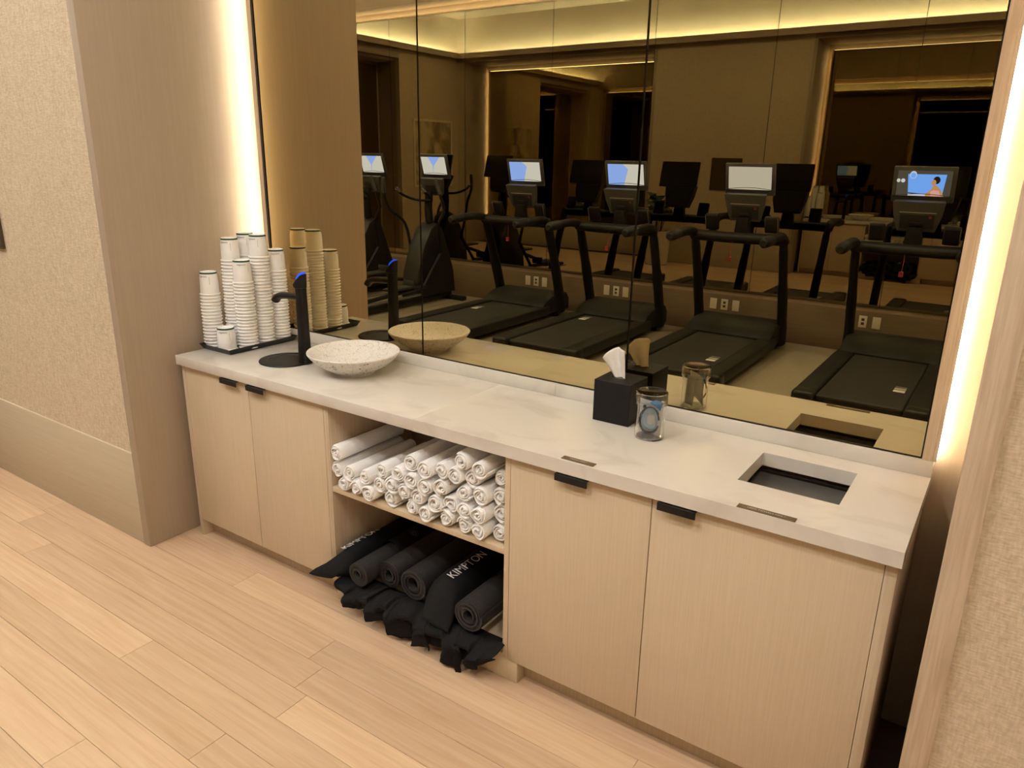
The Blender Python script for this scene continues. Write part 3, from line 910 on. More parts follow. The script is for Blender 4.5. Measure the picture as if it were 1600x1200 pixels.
# ================================================================== TOWELS
def towel_mesh(seed, R=0.0362, turns=3.0, length=0.36):
    rr = random.Random(seed)
    n = int(turns * 15)
    r0 = 0.0085
    th = (R - r0) / turns * 0.74
    ph = rr.uniform(0, 2 * PI)
    ell = rr.uniform(0.90, 0.99)
    outer, inner, depth = [], [], []
    for i in range(n + 1):
        f = i / n
        a = ph + f * turns * 2 * PI
        r = r0 + (R - r0) * f + 0.0009 * math.sin(a * 3 + seed)
        ro, ri = r, max(r - th, 0.001)
        outer.append((ro * math.cos(a), ro * ell * math.sin(a)))
        inner.append((ri * math.cos(a), ri * ell * math.sin(a)))
        depth.append(0.004 * math.sin(a * 0.55 + seed) + 0.003 * math.sin(a * 2.3 + seed) + 0.0015 * rr.uniform(-1, 1))
    bm = bm_new()
    ysec = [0.0, 0.006, 0.12, 0.24, length]
    O_, I_ = [], []
    for si, y in enumerate(ysec):
        sc = 0.93 if si in (0,) else 1.0
        wob = 1 + 0.03 * math.sin(si * 1.7 + seed)
        O_.append([bm.verts.new((p[0] * sc * wob, y + (depth[i] if si < 2 else 0), p[1] * sc)) for i, p in enumerate(outer)])
        I_.append([bm.verts.new((p[0] * wob * (1.0 if si else 1.04), y + (depth[i] if si < 2 else 0), p[1] * (1.0 if si else 1.04))) for i, p in enumerate(inner)])
    for s in range(len(ysec) - 1):
        for i in range(n):
            bm.faces.new((O_[s][i], O_[s][i + 1], O_[s + 1][i + 1], O_[s + 1][i]))
            bm.faces.new((I_[s][i + 1], I_[s][i], I_[s + 1][i], I_[s + 1][i + 1]))
        for e in (0, n):
            bm.faces.new((O_[s][e], O_[s + 1][e], I_[s + 1][e], I_[s][e]))
    for i in range(n):
        bm.faces.new((O_[0][i + 1], O_[0][i], I_[0][i], I_[0][i + 1]))
        bm.faces.new((O_[-1][i], O_[-1][i + 1], I_[-1][i + 1], I_[-1][i]))
    return to_mesh('towel', bm, 'towel', True, 60)
towel_meshes = [towel_mesh(s, turns=t) for s, t in ((1, 3.0), (2, 3.4), (3, 2.6), (4, 3.2), (5, 2.8), (6, 3.3), (7, 2.5))]
TOW = [('bottom', 1.045, 0.5527, 0.0327), ('bottom', 1.1191, 0.5531, 0.0331), ('bottom', 1.1857, 0.5545, 0.0345), ('bottom', 1.2879, 0.554, 0.034), ('bottom', 1.3994, 0.5527, 0.0327), ('bottom', 1.4737, 0.5536, 0.0336), ('bottom', 1.5568, 0.5537, 0.0337), ('bottom', 1.6392, 0.5529, 0.0329), ('bottom', 1.7054, 0.5543, 0.0343), ('bottom', 1.7758, 0.5528, 0.0328), ('second', 1.0096, 0.6074, 0.0335), ('second', 1.0848, 0.6092, 0.0338), ('second', 1.1707, 0.6198, 0.0336), ('second', 1.2373, 0.5977, 0.034), ('second', 1.3009, 0.6197, 0.0343), ('second', 1.3685, 0.6117, 0.0349), ('second', 1.4354, 0.6068, 0.0332), ('second', 1.5137, 0.6064, 0.0341), ('second', 1.5799, 0.6163, 0.0342), ('second', 1.6459, 0.6175, 0.0332), ('second', 1.7101, 0.6196, 0.0325), ('second', 1.7756, 0.6273, 0.0349), ('third', 1.0054, 0.673, 0.0332), ('third', 1.2501, 0.6627, 0.0333), ('third', 1.3407, 0.6748, 0.0347), ('third', 1.4078, 0.6669, 0.034), ('third', 1.4741, 0.6601, 0.0337), ('third', 1.5403, 0.671, 0.0344), ('third', 1.6423, 0.6821, 0.0326), ('third', 1.7112, 0.6852, 0.0343), ('third', 1.7771, 0.6946, 0.0334), ('fourth', 1.3963, 0.7315, 0.0327), ('fourth', 1.4711, 0.7268, 0.0342), ('fourth', 1.54, 0.7392, 0.0348), ('fourth', 1.6067, 0.736, 0.033), ('fourth', 1.6726, 0.7403, 0.0341), ('fourth', 1.7773, 0.7603, 0.0332), ('top', 1.6348, 0.7961, 0.0344), ('top', 1.7178, 0.7902, 0.0343)]
ORD = ['leftmost', 'second', 'third', 'fourth', 'fifth', 'sixth', 'seventh', 'eighth', 'ninth', 'tenth', 'eleventh', 'twelfth']
rt = random.Random(9)
cnt = {}
tot = {}
for r_, *_ in TOW:
    tot[r_] = tot.get(r_, 0) + 1
RN = {'bottom': 'bottom row on the shelf board', 'second': 'second row from the shelf board', 'third': 'third row up', 'fourth': 'fourth row up', 'top': 'topmost row of the pile'}
for i, (r_, x, z, rad) in enumerate(TOW):
    k = cnt.get(r_, 0); cnt[r_] = k + 1
    o = obj('rolled_towel', towel_meshes[(i * 5 + k) % 7], 'towel')
    yf = 0.012 + rt.uniform(-0.008, 0.014)
    if x > 1.76:
        yf += 0.03
    s = rad / 0.034
    x = min(max(x, 0.9728 + s * 0.0366), 1.8120 - s * 0.0366)
    z = max(z, 0.5195 + s * 0.0362)
    o.location = (x, yf, z)
    o.scale = (s, 1.0, s)
    o.rotation_euler = (0, rt.uniform(-PI, PI), 0)
    place = ORD[k] + ('' if k == 0 else ' from left') if k < tot[r_] - 1 else 'rightmost'
    tag(o, 'rolled white towel, %s in the %s' % (place, RN[r_]), 'towel', 'rolled white towels in the open bay')

# ================================================================== YOGA MATS
BZ = K + 0.018      # bottom of the bay
def roll_mesh(R, length, turns, hole, seed, y0=0.0):
    """rolled mat: spiral with thickness, axis along y"""
    n = int(turns * 22)
    th = (R - hole) / turns * 0.76
    ph = seed * 1.3
    bm = bm_new()
    O_, I_ = [[], []], [[], []]
    dep = []
    for i in range(n + 1):
        f = i / n
        a = ph + f * turns * 2 * PI
        r = hole + th + (R - hole - th) * f
        rib = 0.0007 * (1 if i % 2 else -1)
        dy = 0.006 * math.sin(a * 0.5 + seed) * (1 - f)
        for s, y in enumerate((y0, y0 + length)):
            O_[s].append(bm.verts.new(((r + rib) * math.cos(a), y + (dy if s == 0 else 0), (r + rib) * math.sin(a))))
            I_[s].append(bm.verts.new(((r - th) * math.cos(a), y + (dy if s == 0 else 0), (r - th) * math.sin(a))))
    for i in range(n):
        bm.faces.new((O_[0][i], O_[0][i + 1], O_[1][i + 1], O_[1][i]))
        bm.faces.new((I_[0][i + 1], I_[0][i], I_[1][i], I_[1][i + 1]))
        for s in (0, 1):
            bm.faces.new((O_[s][i + 1], O_[s][i], I_[s][i], I_[s][i + 1]))
    for e in (0, n):
        bm.faces.new((O_[0][e], O_[1][e], I_[1][e], I_[0][e]))
    return bm

def rib_mat():
    m = bpy.data.materials.new('mat_ribbed')
    m.use_nodes = True
    nt = m.node_tree
    p = nt.nodes['Principled BSDF']
    p.inputs['Roughness'].default_value = 0.6
    tcn = nt.nodes.new('ShaderNodeTexCoord')
    w = nt.nodes.new('ShaderNodeTexWave'); w.bands_direction = 'Y'; w.inputs['Scale'].default_value = 40.0
    nt.links.new(tcn.outputs['Object'], w.inputs['Vector'])
    r = nt.nodes.new('ShaderNodeValToRGB')
    r.color_ramp.elements[0].color = (*s2l((9, 8, 9)), 1); r.color_ramp.elements[1].color = (*s2l((44, 42, 43)), 1)
    nt.links.new(w.outputs['Fac'], r.inputs['Fac']); nt.links.new(r.outputs[0], p.inputs['Base Color'])
    b = nt.nodes.new('ShaderNodeBump'); b.inputs['Strength'].default_value = 0.6; b.inputs['Distance'].default_value = 0.002
    nt.links.new(w.outputs['Fac'], b.inputs['Height']); nt.links.new(b.outputs[0], p.inputs['Normal'])
    return m
M['mat_ribbed'] = rib_mat()

def cloth_loft(name, rings, parent, amp=0.004, freq=14.0, cap=True, seed=0.0):
    bm = bm_new()
    rr = []
    for i, ring in enumerate(rings):
        out = []
        for p in ring:
            v = Vector(p)
            d = mnoise.noise_vector(v * freq + Vector((seed, seed * 2, 0)))
            out.append(v + d * amp)
        rr.append(out)
    loft(bm, rr, True, cap, cap)
    return obj(name, bm, 'bag', parent, True)

def ring_el(cx, y, cz, a, b, n=20, rot=0.0, dy=0.0):
    out = []
    for k in range(n):
        t = 2 * PI * k / n
        px, pz = a * math.cos(t), b * math.sin(t)
        out.append((cx + px * math.cos(rot) - pz * math.sin(rot), y + dy * math.cos(t), cz + px * math.sin(rot) + pz * math.cos(rot)))
    return out

def drape(name, parent, x0, x1, ys, zs, drops, seed, bulge=0.05, amp=0.012, folds=1.2):
    """crumpled bag mouth: runs forward along the bay floor, bulges out over the edge and hangs. drops: hang length along x"""
    nu, nv = 26, 24
    bm = bm_new(); g = []
    for j in range(nv + 1):
        t = j / nv; rw = []
        for i in range(nu + 1):
            s = i / nu
            f = s * (len(drops) - 1)
            k = min(int(f), len(drops) - 2)
            dl = drops[k] + (drops[k + 1] - drops[k]) * (f - k)
            wave = math.sin(s * folds * 2 * PI + seed)
            w2 = math.sin(s * folds * 5.3 * PI + seed * 2.1)
            flat = ys + bulge            # length of the run forward
            run = flat + dl + 0.02
            q = t * run
            hump = 0.026 * max(0.0, math.sin(PI * min(q / flat, 1.0)))
            if q < flat:
                y = ys - q
                z = zs + hump + 0.010 * wave * (q / flat) + 0.005 * w2 * (q / flat)
            else:
                h = q - flat
                b = min(h / 0.035, 1.0)
                y = ys - flat - 0.010 * math.sin(b * PI) + 0.022 * wave * b + 0.012 * w2 * b + 0.012 * b
                z = zs + 0.010 * wave - h
            p = Vector((x0 + (x1 - x0) * s + 0.016 * math.sin(t * 4 + seed) + 0.012 * w2 * t, y, z))
            d = mnoise.noise_vector(p * 15 + Vector((seed, 0, 0)))
            d2 = mnoise.noise_vector(p * 42 + Vector((0, seed, 0)))
            p = p + (d * amp + d2 * amp * 0.35) * min(1, 0.3 + t)
            if p.y > 0.010:
                p.z = max(p.z, BZ + 0.004)
            else:
                p.y = min(p.y, 0.010)
            p.x = min(max(p.x, 0.985 if p.y > 0.01 else 0.9), 1.805 if p.y > 0.01 else 1.83)
            rw.append(bm.verts.new(p))
        g.append(rw)
    for j in range(nv):
        for i in range(nu):
            bm.faces.new((g[j][i], g[j][i + 1], g[j + 1][i + 1], g[j + 1][i]))
    o = obj(name, bm, 'bag', parent, True)
    s = o.modifiers.new('thick', 'SOLIDIFY'); s.thickness = 0.0016; s.offset = 1.0
    return o

def mat_roll(label, cx, cz, R, yf, turns, hole, seed, bag_back=None):
    t = thing('yoga_mat', label, 'yoga mat', (cx, yf, BZ), group='rolled yoga mats in the bay')
    bm = roll_mesh(R, 0.46 - max(yf, 0), turns, hole, seed)
    bmesh.ops.translate(bm, vec=(cx, yf, cz), verts=bm.verts)
    me = to_mesh('roll', bm, ['mat_ribbed'], True, 50)
    obj('roll', me, 'mat_ribbed', t)
    return t

def bag_text(parent, s, size, cx, cz, R, ang, ymid, flip=1):
    """lettering wrapped on a bag lying along y; reads from the front of the bay towards the back"""
    def f(v):
        a = ang + (v.y - size * 0.35) / R
        r = R + 0.0022
        return (cx + r * math.cos(a), ymid + v.x, cz + r * math.sin(a))
    return text_obj('lettering', s, size, f, 'print_white', parent)

# first bag, against the left panel: bag over the roll, flat mouth pushed out to the front
m1 = thing('yoga_mat', 'bagged yoga mat with white lettering at the left of the bay', 'yoga mat', (1.035, 0.0, BZ), group='rolled yoga mats in the bay')
r1 = []
for y, cx, cz, a, b, rot in ((0.47, 1.035, 0.190, 0.020, 0.030, 0), (0.46, 1.035, 0.190, 0.046, 0.066, 0), (0.36, 1.034, 0.190, 0.050, 0.070, 0), (0.24, 1.034, 0.190, 0.050, 0.070, 0), (0.12, 1.034, 0.190, 0.050, 0.070, 0), (0.05, 1.034, 0.190, 0.050, 0.068, 0),
                             (0.012, 1.030, 0.186, 0.052, 0.052, 0.1), (-0.025, 1.010, 0.180, 0.056, 0.032, 0.12), (-0.050, 0.990, 0.172, 0.060, 0.018, 0.1), (-0.070, 0.976, 0.160, 0.056, 0.006, 0.05)):
    r1.append(ring_el(cx, y, cz, a, b, 24, rot, dy=0.012 if y < 0 else 0))
cloth_loft('bag', r1, m1, 0.0035, 16, seed=1.0)
bag_text(m1, 'KIMPTON', 0.046, 1.034, 0.201, 0.060, 1.80, 0.115)
bm = roll_mesh(0.040, 0.40, 4, 0.012, 2); bmesh.ops.translate(bm, vec=(1.035, 0.05, 0.188), verts=bm.verts)
obj('roll', to_mesh('roll', bm, 'mat_ribbed', True, 50), 'mat_ribbed', m1)
m2 = mat_roll('second rolled black yoga mat from the left, tight spiral end', 1.140, 0.200, 0.054, -0.022, 5.0, 0.011, 1)
cloth_loft('bag', [ring_el(1.142, y, 0.200, a + 0.002, b + 0.002, 24) for y, a, b in ((0.468, 0.030, 0.030), (0.462, 0.054, 0.055), (0.33, 0.0555, 0.058), (0.20, 0.056, 0.058), (0.17, 0.057, 0.060))], m2, 0.0022, 20, cap=False, seed=2.0)
# round emblem on that bag
bm = bm_new()
ex, ey, ez = 1.142, 0.285, 0.202
def on_bag(u, v, R=0.0605, a0=1.15):
    a = a0 - u / R
    return (ex + R * math.cos(a), ey + v, ez + R * math.sin(a))
def disc_ring(ri, ro, n=28):
    A = [bm.verts.new(on_bag(ri * math.cos(2 * PI * k / n), ri * math.sin(2 * PI * k / n))) for k in range(n)]
    B = [bm.verts.new(on_bag(ro * math.cos(2 * PI * k / n), ro * math.sin(2 * PI * k / n))) for k in range(n)]
    for k in range(n):
        bm.faces.new((A[k], A[(k + 1) % n], B[(k + 1) % n], B[k]))
disc_ring(0.0165, 0.0180)
for k in range(6):
    a = k * PI / 3 + 0.3
    c_, s_ = math.cos(a), math.sin(a)
    q = [(-0.0012, 0.004), (0.0012, 0.004), (0.0040, 0.011), (0.0012, 0.0145), (-0.0036, 0.0105)]
    bm.faces.new([bm.verts.new(on_bag(u * c_ - v * s_, u * s_ + v * c_)) for u, v in q])
obj('emblem', bm, 'print_grey', m2, label='grey round emblem print')
m3 = mat_roll('third rolled black yoga mat from the left, round open centre', 1.250, 0.206, 0.057, 0.040, 5.0, 0.017, 2)
m4 = mat_roll('fourth rolled black yoga mat, loosest with the widest open centre', 1.378, 0.212, 0.066, 0.036, 4.5, 0.022, 3)
m5 = thing('yoga_mat', 'bagged yoga mat with white lettering beside the rightmost roll', 'yoga mat', (1.525, 0.05, BZ), group='rolled yoga mats in the bay')
r5 = []
for y, cx, cz, a, b, rot in ((0.47, 1.525, 0.205, 0.030, 0.035, 0), (0.46, 1.525, 0.205, 0.070, 0.080, 0), (0.34, 1.524, 0.205, 0.074, 0.084, 0), (0.22, 1.524, 0.205, 0.074, 0.084, 0), (0.12, 1.524, 0.205, 0.074, 0.083, 0), (0.06, 1.524, 0.203, 0.072, 0.078, 0),
                             (0.03, 1.526, 0.198, 0.068, 0.064, -0.1), (0.008, 1.536, 0.185, 0.064, 0.044, -0.2), (-0.018, 1.548, 0.168, 0.060, 0.022, -0.25), (-0.042, 1.556, 0.150, 0.056, 0.007, -0.3)):
    r5.append(ring_el(cx, y, cz, a, b, 24, rot, dy=0.010 if y < 0.02 else 0))
cloth_loft('bag', r5, m5, 0.004, 15, seed=5.0)
bag_text(m5, 'KIMPTON', 0.050, 1.524, 0.215, 0.076, 1.42, 0.175)
bm = roll_mesh(0.055, 0.38, 4, 0.015, 4); bmesh.ops.translate(bm, vec=(1.525, 0.07, 0.20), verts=bm.verts)
obj('roll', to_mesh('roll', bm, 'mat_ribbed', True, 50), 'mat_ribbed', m5)
m6 = mat_roll('rightmost rolled black yoga mat against the shelf side panel', 1.680, 0.222, 0.064, -0.010, 5.0, 0.016, 5)
# loose bag mouths hanging over the front of the bay
drape('bag_mouth', m2, 1.035, 1.23, 0.085, BZ + 0.012, [0.010, 0.020, 0.030, 0.045, 0.035], 1.0)
drape('bag_mouth', m3, 1.19, 1.35, 0.080, BZ + 0.014, [0.035, 0.050, 0.040, 0.070, 0.060], 2.3)
drape('bag_mouth', m4, 1.30, 1.51, 0.080, BZ + 0.016, [0.050, 0.075, 0.085, 0.055, 0.060], 3.9)
drape('bag_mouth', m5, 1.46, 1.67, 0.070, BZ + 0.010, [0.050, 0.060, 0.075, 0.070, 0.140], 5.1)
drape('bag_mouth', m6, 1.63, 1.81, 0.075, BZ + 0.012, [0.145, 0.070, 0.040, 0.045, 0.020], 6.4)

# ================================================================== GYM MACHINES
def tilt_plane(y, z, tilt):
    """frame whose local (u, v, w): u = x, v = up along the tilted face, w = towards the user (-y side)"""
    c, s = math.cos(tilt), math.sin(tilt)
    return Matrix(((1, 0, 0, 0), (0, s, -c, y), (0, c, s, z), (0, 0, 0, 1)))

def monitor(t, y, z, tilt, w, h, kind, m4):
    """screen housing on a machine console, in the machine's own space; front = +y, user = -y"""
    F = tilt_plane(y, z, tilt)
    bm = bm_new(); bx(bm, (-w / 2, -h / 2, -0.03), (w / 2, h / 2, 0.0), 0.008, 2, F)
    mon = obj('monitor', bm, 'plastic_grey', t, True, world=False)
    sw, sh = w * 0.86, h * 0.72
    def quad(name, pts, m, lift, par):
        bm = bm_new()
        bm.faces.new([bm.verts.new(F @ Vector((u * sw / 2, 0.012 + v * sh / 2, 0.0005 + lift))) for u, v in pts])
        return obj(name, bm, m, par, world=False)
    full = [(-1, -1), (1, -1), (1, 1), (-1, 1)]
    if kind == 'blue':
        s = quad('screen', full, 'scr_grey', 0, mon)
        quad('screen_graphic', [(1, -1), (1, 1), (0.15, 1), (-0.15, 0.55), (0.12, -1)], 'scr_blue', 0.0006, mon)
    elif kind == 'white':
        s = quad('screen', full, 'scr_white', 0, mon)
    elif kind == 'split':
        s = quad('screen', full, 'scr_grey', 0, mon)
        quad('screen_graphic', [(0.2, -1), (0.0, 0.0), (-0.6, 1), (0.4, 1), (0.1, 0.0)], 'scr_blue', 0.0006, mon)
    else:
        s = quad('screen', full, 'scr_dark', 0, mon)
        quad('screen_picture', [(0.55, -0.72), (0.62, 0.72), (-0.80, 0.72), (-0.72, -0.92)], 'scr_sky', 0.0006, mon)
        # a runner with tied dark hair and a pink top, drawn as flat shapes
        def ell(cx, cy, rx, ry, n=16):
            return [(cx + rx * math.cos(2 * PI * k / n), cy + ry * math.sin(2 * PI * k / n)) for k in range(n)]
        quad('screen_figure', ell(-0.46, 0.28, 0.13, 0.30), 'scr_hair', 0.0012, mon)
        quad('screen_figure', ell(-0.36, 0.10, 0.09, 0.22), 'scr_skin', 0.0016, mon)
        quad('screen_figure', [(-0.10, -0.80), (-0.30, -0.45), (-0.36, -0.10), (-0.46, -0.10), (-0.62, -0.40), (-0.78, -0.98), (-0.10, -0.98)], 'scr_skin', 0.0014, mon)
        quad('screen_figure', [(-0.28, -0.62), (-0.38, -0.50), (-0.58, -0.52), (-0.68, -0.98), (-0.30, -0.98)], 'scr_pink', 0.0020, mon)
        quad('screen_dial', ell(0.42, 0.66, 0.13, 0.30), 'scr_pale', 0.0012, mon)
        quad('screen_dial', ell(0.42, 0.62, 0.10, 0.22), 'scr_sky', 0.0016, mon)
        quad('screen_dial', ell(0.78, 0.20, 0.08, 0.16), 'scr_pale', 0.0012, mon)
        quad('screen_dial', ell(0.95, 0.20, 0.07, 0.15), 'scr_grey', 0.0012, mon)
        quad('screen_bar', [(0.55, -0.98), (0.55, -0.82), (-0.30, -0.86), (-0.30, -0.98)], 'scr_pale', 0.0010, mon)
    # curved cable guard line across the lower screen edge
    bm = bm_new()
    tube(bm, [F @ Vector((u * w * 0.5, -h * 0.29 + 0.012 * math.cos(u * 2.2), 0.006)) for u in [k / 5 - 1 for k in range(11)]], 0.0028, 6)
    obj('ledge', bm, 'black', mon, True, world=False)
    bm = bm_new(); bx(bm, (-0.035, h * 0.41, 0), (0.035, h * 0.43, 0.0012), 0, 1, F)
    obj('maker_mark', bm, 'plastic_grey', mon, world=False)
    return mon

def treadmill(label, x, kind, mark=(-1, 0.3), yf=0.0):
    t = thing('treadmill', label, 'treadmill', (x, -2.66 + yf, 0.0), PI, 'treadmills in a row before the long mirror')
    # deck
    bm = bm_new()
    bx(bm, (-0.40, 0.04, 0.055), (0.40, 2.02, 0.125), 0.012, 2)
    obj('deck_frame', bm, 'plastic_dark', t, True, world=False)
    bm = bm_new()
    bx(bm, (-0.295, 0.03, 0.118), (0.295, 1.56, 0.150), 0.014, 3)
    obj('belt', bm, 'rubber', t, True, world=False)
    for s in (-1, 1):
        bm = bm_new()
        bx(bm, (min(s * 0.30, s * 0.455), 0.06, 0.065), (max(s * 0.30, s * 0.455), 1.62, 0.166), 0.016, 3)
        obj('side_rail', bm, 'plastic_dark', t, True, world=False)
        bm = bm_new()
        bx(bm, (min(s * 0.297, s * 0.462), -0.02, 0.045), (max(s * 0.297, s * 0.462), 0.13, 0.170), 0.03, 3)
        obj('end_cap', bm, 'plastic_dark', t, True, world=False)
        bm = bm_new(); lathe(bm, [(0.03, 0.0), (0.035, 0.005), (0.035, 0.05), (0.025, 0.06)], 14, (s * 0.36, 0.12, 0), cap0=True, cap1=True)
        obj('foot', bm, 'black', t, True, world=False)
        bm = bm_new(); lathe(bm, [(0.03, 0.0), (0.035, 0.005), (0.035, 0.05), (0.025, 0.06)], 14, (s * 0.36, 1.90, 0), cap0=True, cap1=True)
        obj('foot', bm, 'black', t, True, world=False)
    # motor hood: sloped front block
    bm = bm_new()
    prism(bm, [(1.50, 0.12), (1.50, 0.168), (1.56, 0.215), (1.70, 0.262), (1.92, 0.285), (2.04, 0.27), (2.10, 0.20), (2.10, 0.06), (1.60, 0.06)], -0.43, 0.43, 'x', bev=0.03)
    hood = obj('motor_hood', bm, 'plastic_dark', t, True, world=False)
    bm = bm_new(); bx(bm, (-0.10, 1.80, 0.2795), (0.10, 1.813, 0.2815))
    obj('hood_mark', bm, 'plastic_grey', hood, world=False)
    # pale stripes printed on the belt near its end
    for k, (ya, yb) in enumerate(((0.17, 0.225), (0.245, 0.262), (0.280, 0.292), (0.325, 0.330))):
        bm = bm_new(); bx(bm, (mark[0] * 0.205 - 0.04, ya + mark[1], 0.1502), (mark[0] * 0.205 + 0.04, yb + mark[1], 0.1508))
        obj('belt_mark', bm, 'print_white', t, world=False)
    # uprights with handlebars
    for s in (-1, 1):
        bm = bm_new()
        pts = smooth_path([(s * 0.425, 1.90, 0.06), (s * 0.425, 1.85, 0.30), (s * 0.425, 1.70, 0.72), (s * 0.425, 1.565, 1.06), (s * 0.425, 1.53, 1.13)], 4)
        tube(bm, pts, [0.085] * 4 + [0.078] * 4 + [0.068] * 4 + [0.060] * 5, 12, 0.55, up=(1, 0, 0))
        obj('upright', bm, 'black_matte', t, True, world=False)
        bm = bm_new()
        pts = smooth_path([(s * 0.425, 1.55, 1.085), (s * 0.428, 1.47, 1.135), (s * 0.430, 1.32, 1.148), (s * 0.430, 1.08, 1.140), (s * 0.428, 0.92, 1.130)], 4)
        tube(bm, pts, [0.050] * 8 + [0.047] * 8 + [0.040], 12, 0.9)
        h = obj('handlebar', bm, 'black_matte', t, True, world=False)
        bm = bm_new()
        tube(bm, smooth_path([(s * 0.429, 1.10, 1.141), (s * 0.428, 0.98, 1.134), (s * 0.426, 0.89, 1.127)], 4), [0.0505] * 6 + [0.048, 0.043, 0.028], 12, 0.95)
        obj('grip', bm, 'plastic_dark', h, True, world=False)
        bm = bm_new()
        F = tilt_plane(1.60, 1.225, -0.35)
        bx(bm, (s * 0.285 - 0.065, -0.075, -0.03), (s * 0.285 + 0.065, 0.085, 0.012), 0.014, 2, F)
        hp = obj('holder', bm, 'plastic_dark', t, True, world=False)
        bm = bm_new(); bx(bm, (s * 0.285 - 0.052, -0.055, 0.012), (s * 0.285 + 0.052, 0.072, 0.0145), 0.001, 1, F)
        obj('holder_face', bm, 'black', hp, True, world=False)
        bm = bm_new(); tube(bm, [F @ Vector((s * 0.345, -0.06, 0.014)), F @ Vector((s * 0.345, 0.078, 0.014))], 0.003, 6)
        obj('holder_edge', bm, 'silver', hp, True, world=False)
        bm = bm_new(); bx(bm, (s * 0.165 - 0.055, 1.468, 1.142), (s * 0.165 + 0.055, 1.49, 1.1445))
        obj('pulse_plate', bm, 'silver', t, world=False)
    # cross bar between the uprights, bowed towards the user
    bm = bm_new()
    pts = [(u * 0.43, 1.535 - 0.06 * (1 - u * u), 1.105) for u in [k / 6 - 1 for k in range(13)]]
    tube(bm, pts, 0.064, 12, 0.8)
    obj('cross_bar', bm, 'black_matte', t, True, world=False)
    # console neck, key panel and monitor
    bm = bm_new()
    prism(bm, [(-0.075, 0.0), (0.075, 0.0), (0.055, 0.18), (-0.055, 0.18)], -0.03, 0.03, 'y')
    bmesh.ops.transform(bm, matrix=Matrix.Translation((0, 1.66, 1.10)) @ Matrix.Rotation(0.1, 4, 'X'), verts=bm.verts)
    obj('neck', bm, 'black_matte', t, True, world=False)
    F = tilt_plane(1.665, 1.36, -0.32)
    bm = bm_new()
    out = [(-0.145, -0.12), (0.145, -0.12), (0.185, 0.02), (0.20, 0.14), (-0.20, 0.14), (-0.185, 0.02)]
    r0 = [F @ Vector((u, v, 0.0)) for u, v in out]; r1 = [F @ Vector((u * 0.94, v * 0.96, -0.06)) for u, v in out]
    loft(bm, [r1, r0])
    kp = obj('key_panel', bm, 'plastic_grey', t, False, world=False)
    bm = bm_new(); bx(bm, (-0.13, -0.095, 0), (0.13, 0.03, 0.003), 0.001, 1, F)
    obj('key_field', bm, 'plastic_dark', kp, True, world=False)
    bm = bm_new(); bx(bm, (-0.045, -0.075, 0.003), (0.055, -0.03, 0.02), 0.004, 2, F)
    obj('key_dial', bm, 'black', kp, True, world=False)
    bm = bm_new(); bx(bm, (-0.110, 0.0, 0.003), (-0.088, 0.02, 0.007), 0.001, 1, F)
    obj('stop_button', bm, 'red', kp, True, world=False)
    bm = bm_new(); bx(bm, (-0.14, 0.045, 0), (0.14, 0.052, 0.002), 0, 1, F)
    obj('key_line', bm, 'silver', kp, world=False)
    monitor(t, 1.72, 1.632, -0.26, 0.475, 0.30, kind, None)
    # safety clip on its cord
    bm = bm_new()
    tube(bm, smooth_path([(0.02, 1.46, 1.15), (0.018, 1.425, 1.09), (0.016, 1.42, 1.00), (0.02, 1.42, 0.93)], 4), 0.0022, 6)
    sc = obj('safety_cord', bm, 'red', t, True, world=False)
    bm = bm_new(); bx(bm, (0.005, 1.41, 0.885), (0.04, 1.43, 0.93), 0.005, 2)
    obj('safety_clip', bm, 'red', sc, True, world=False)
    return t

treadmill('black treadmill next to the ellipticals, first of four in the mirror', -1.72, 'blue', (1, 0.85))
treadmill('black treadmill with blue lit screen, second in the mirror', -0.46, 'blue', (1, 1.10))
treadmill('black treadmill with plain grey-white screen, behind the tissue box reflection', 0.84, 'white')
treadmill('black treadmill with a runner in pink on its screen', 2.31, 'runner')

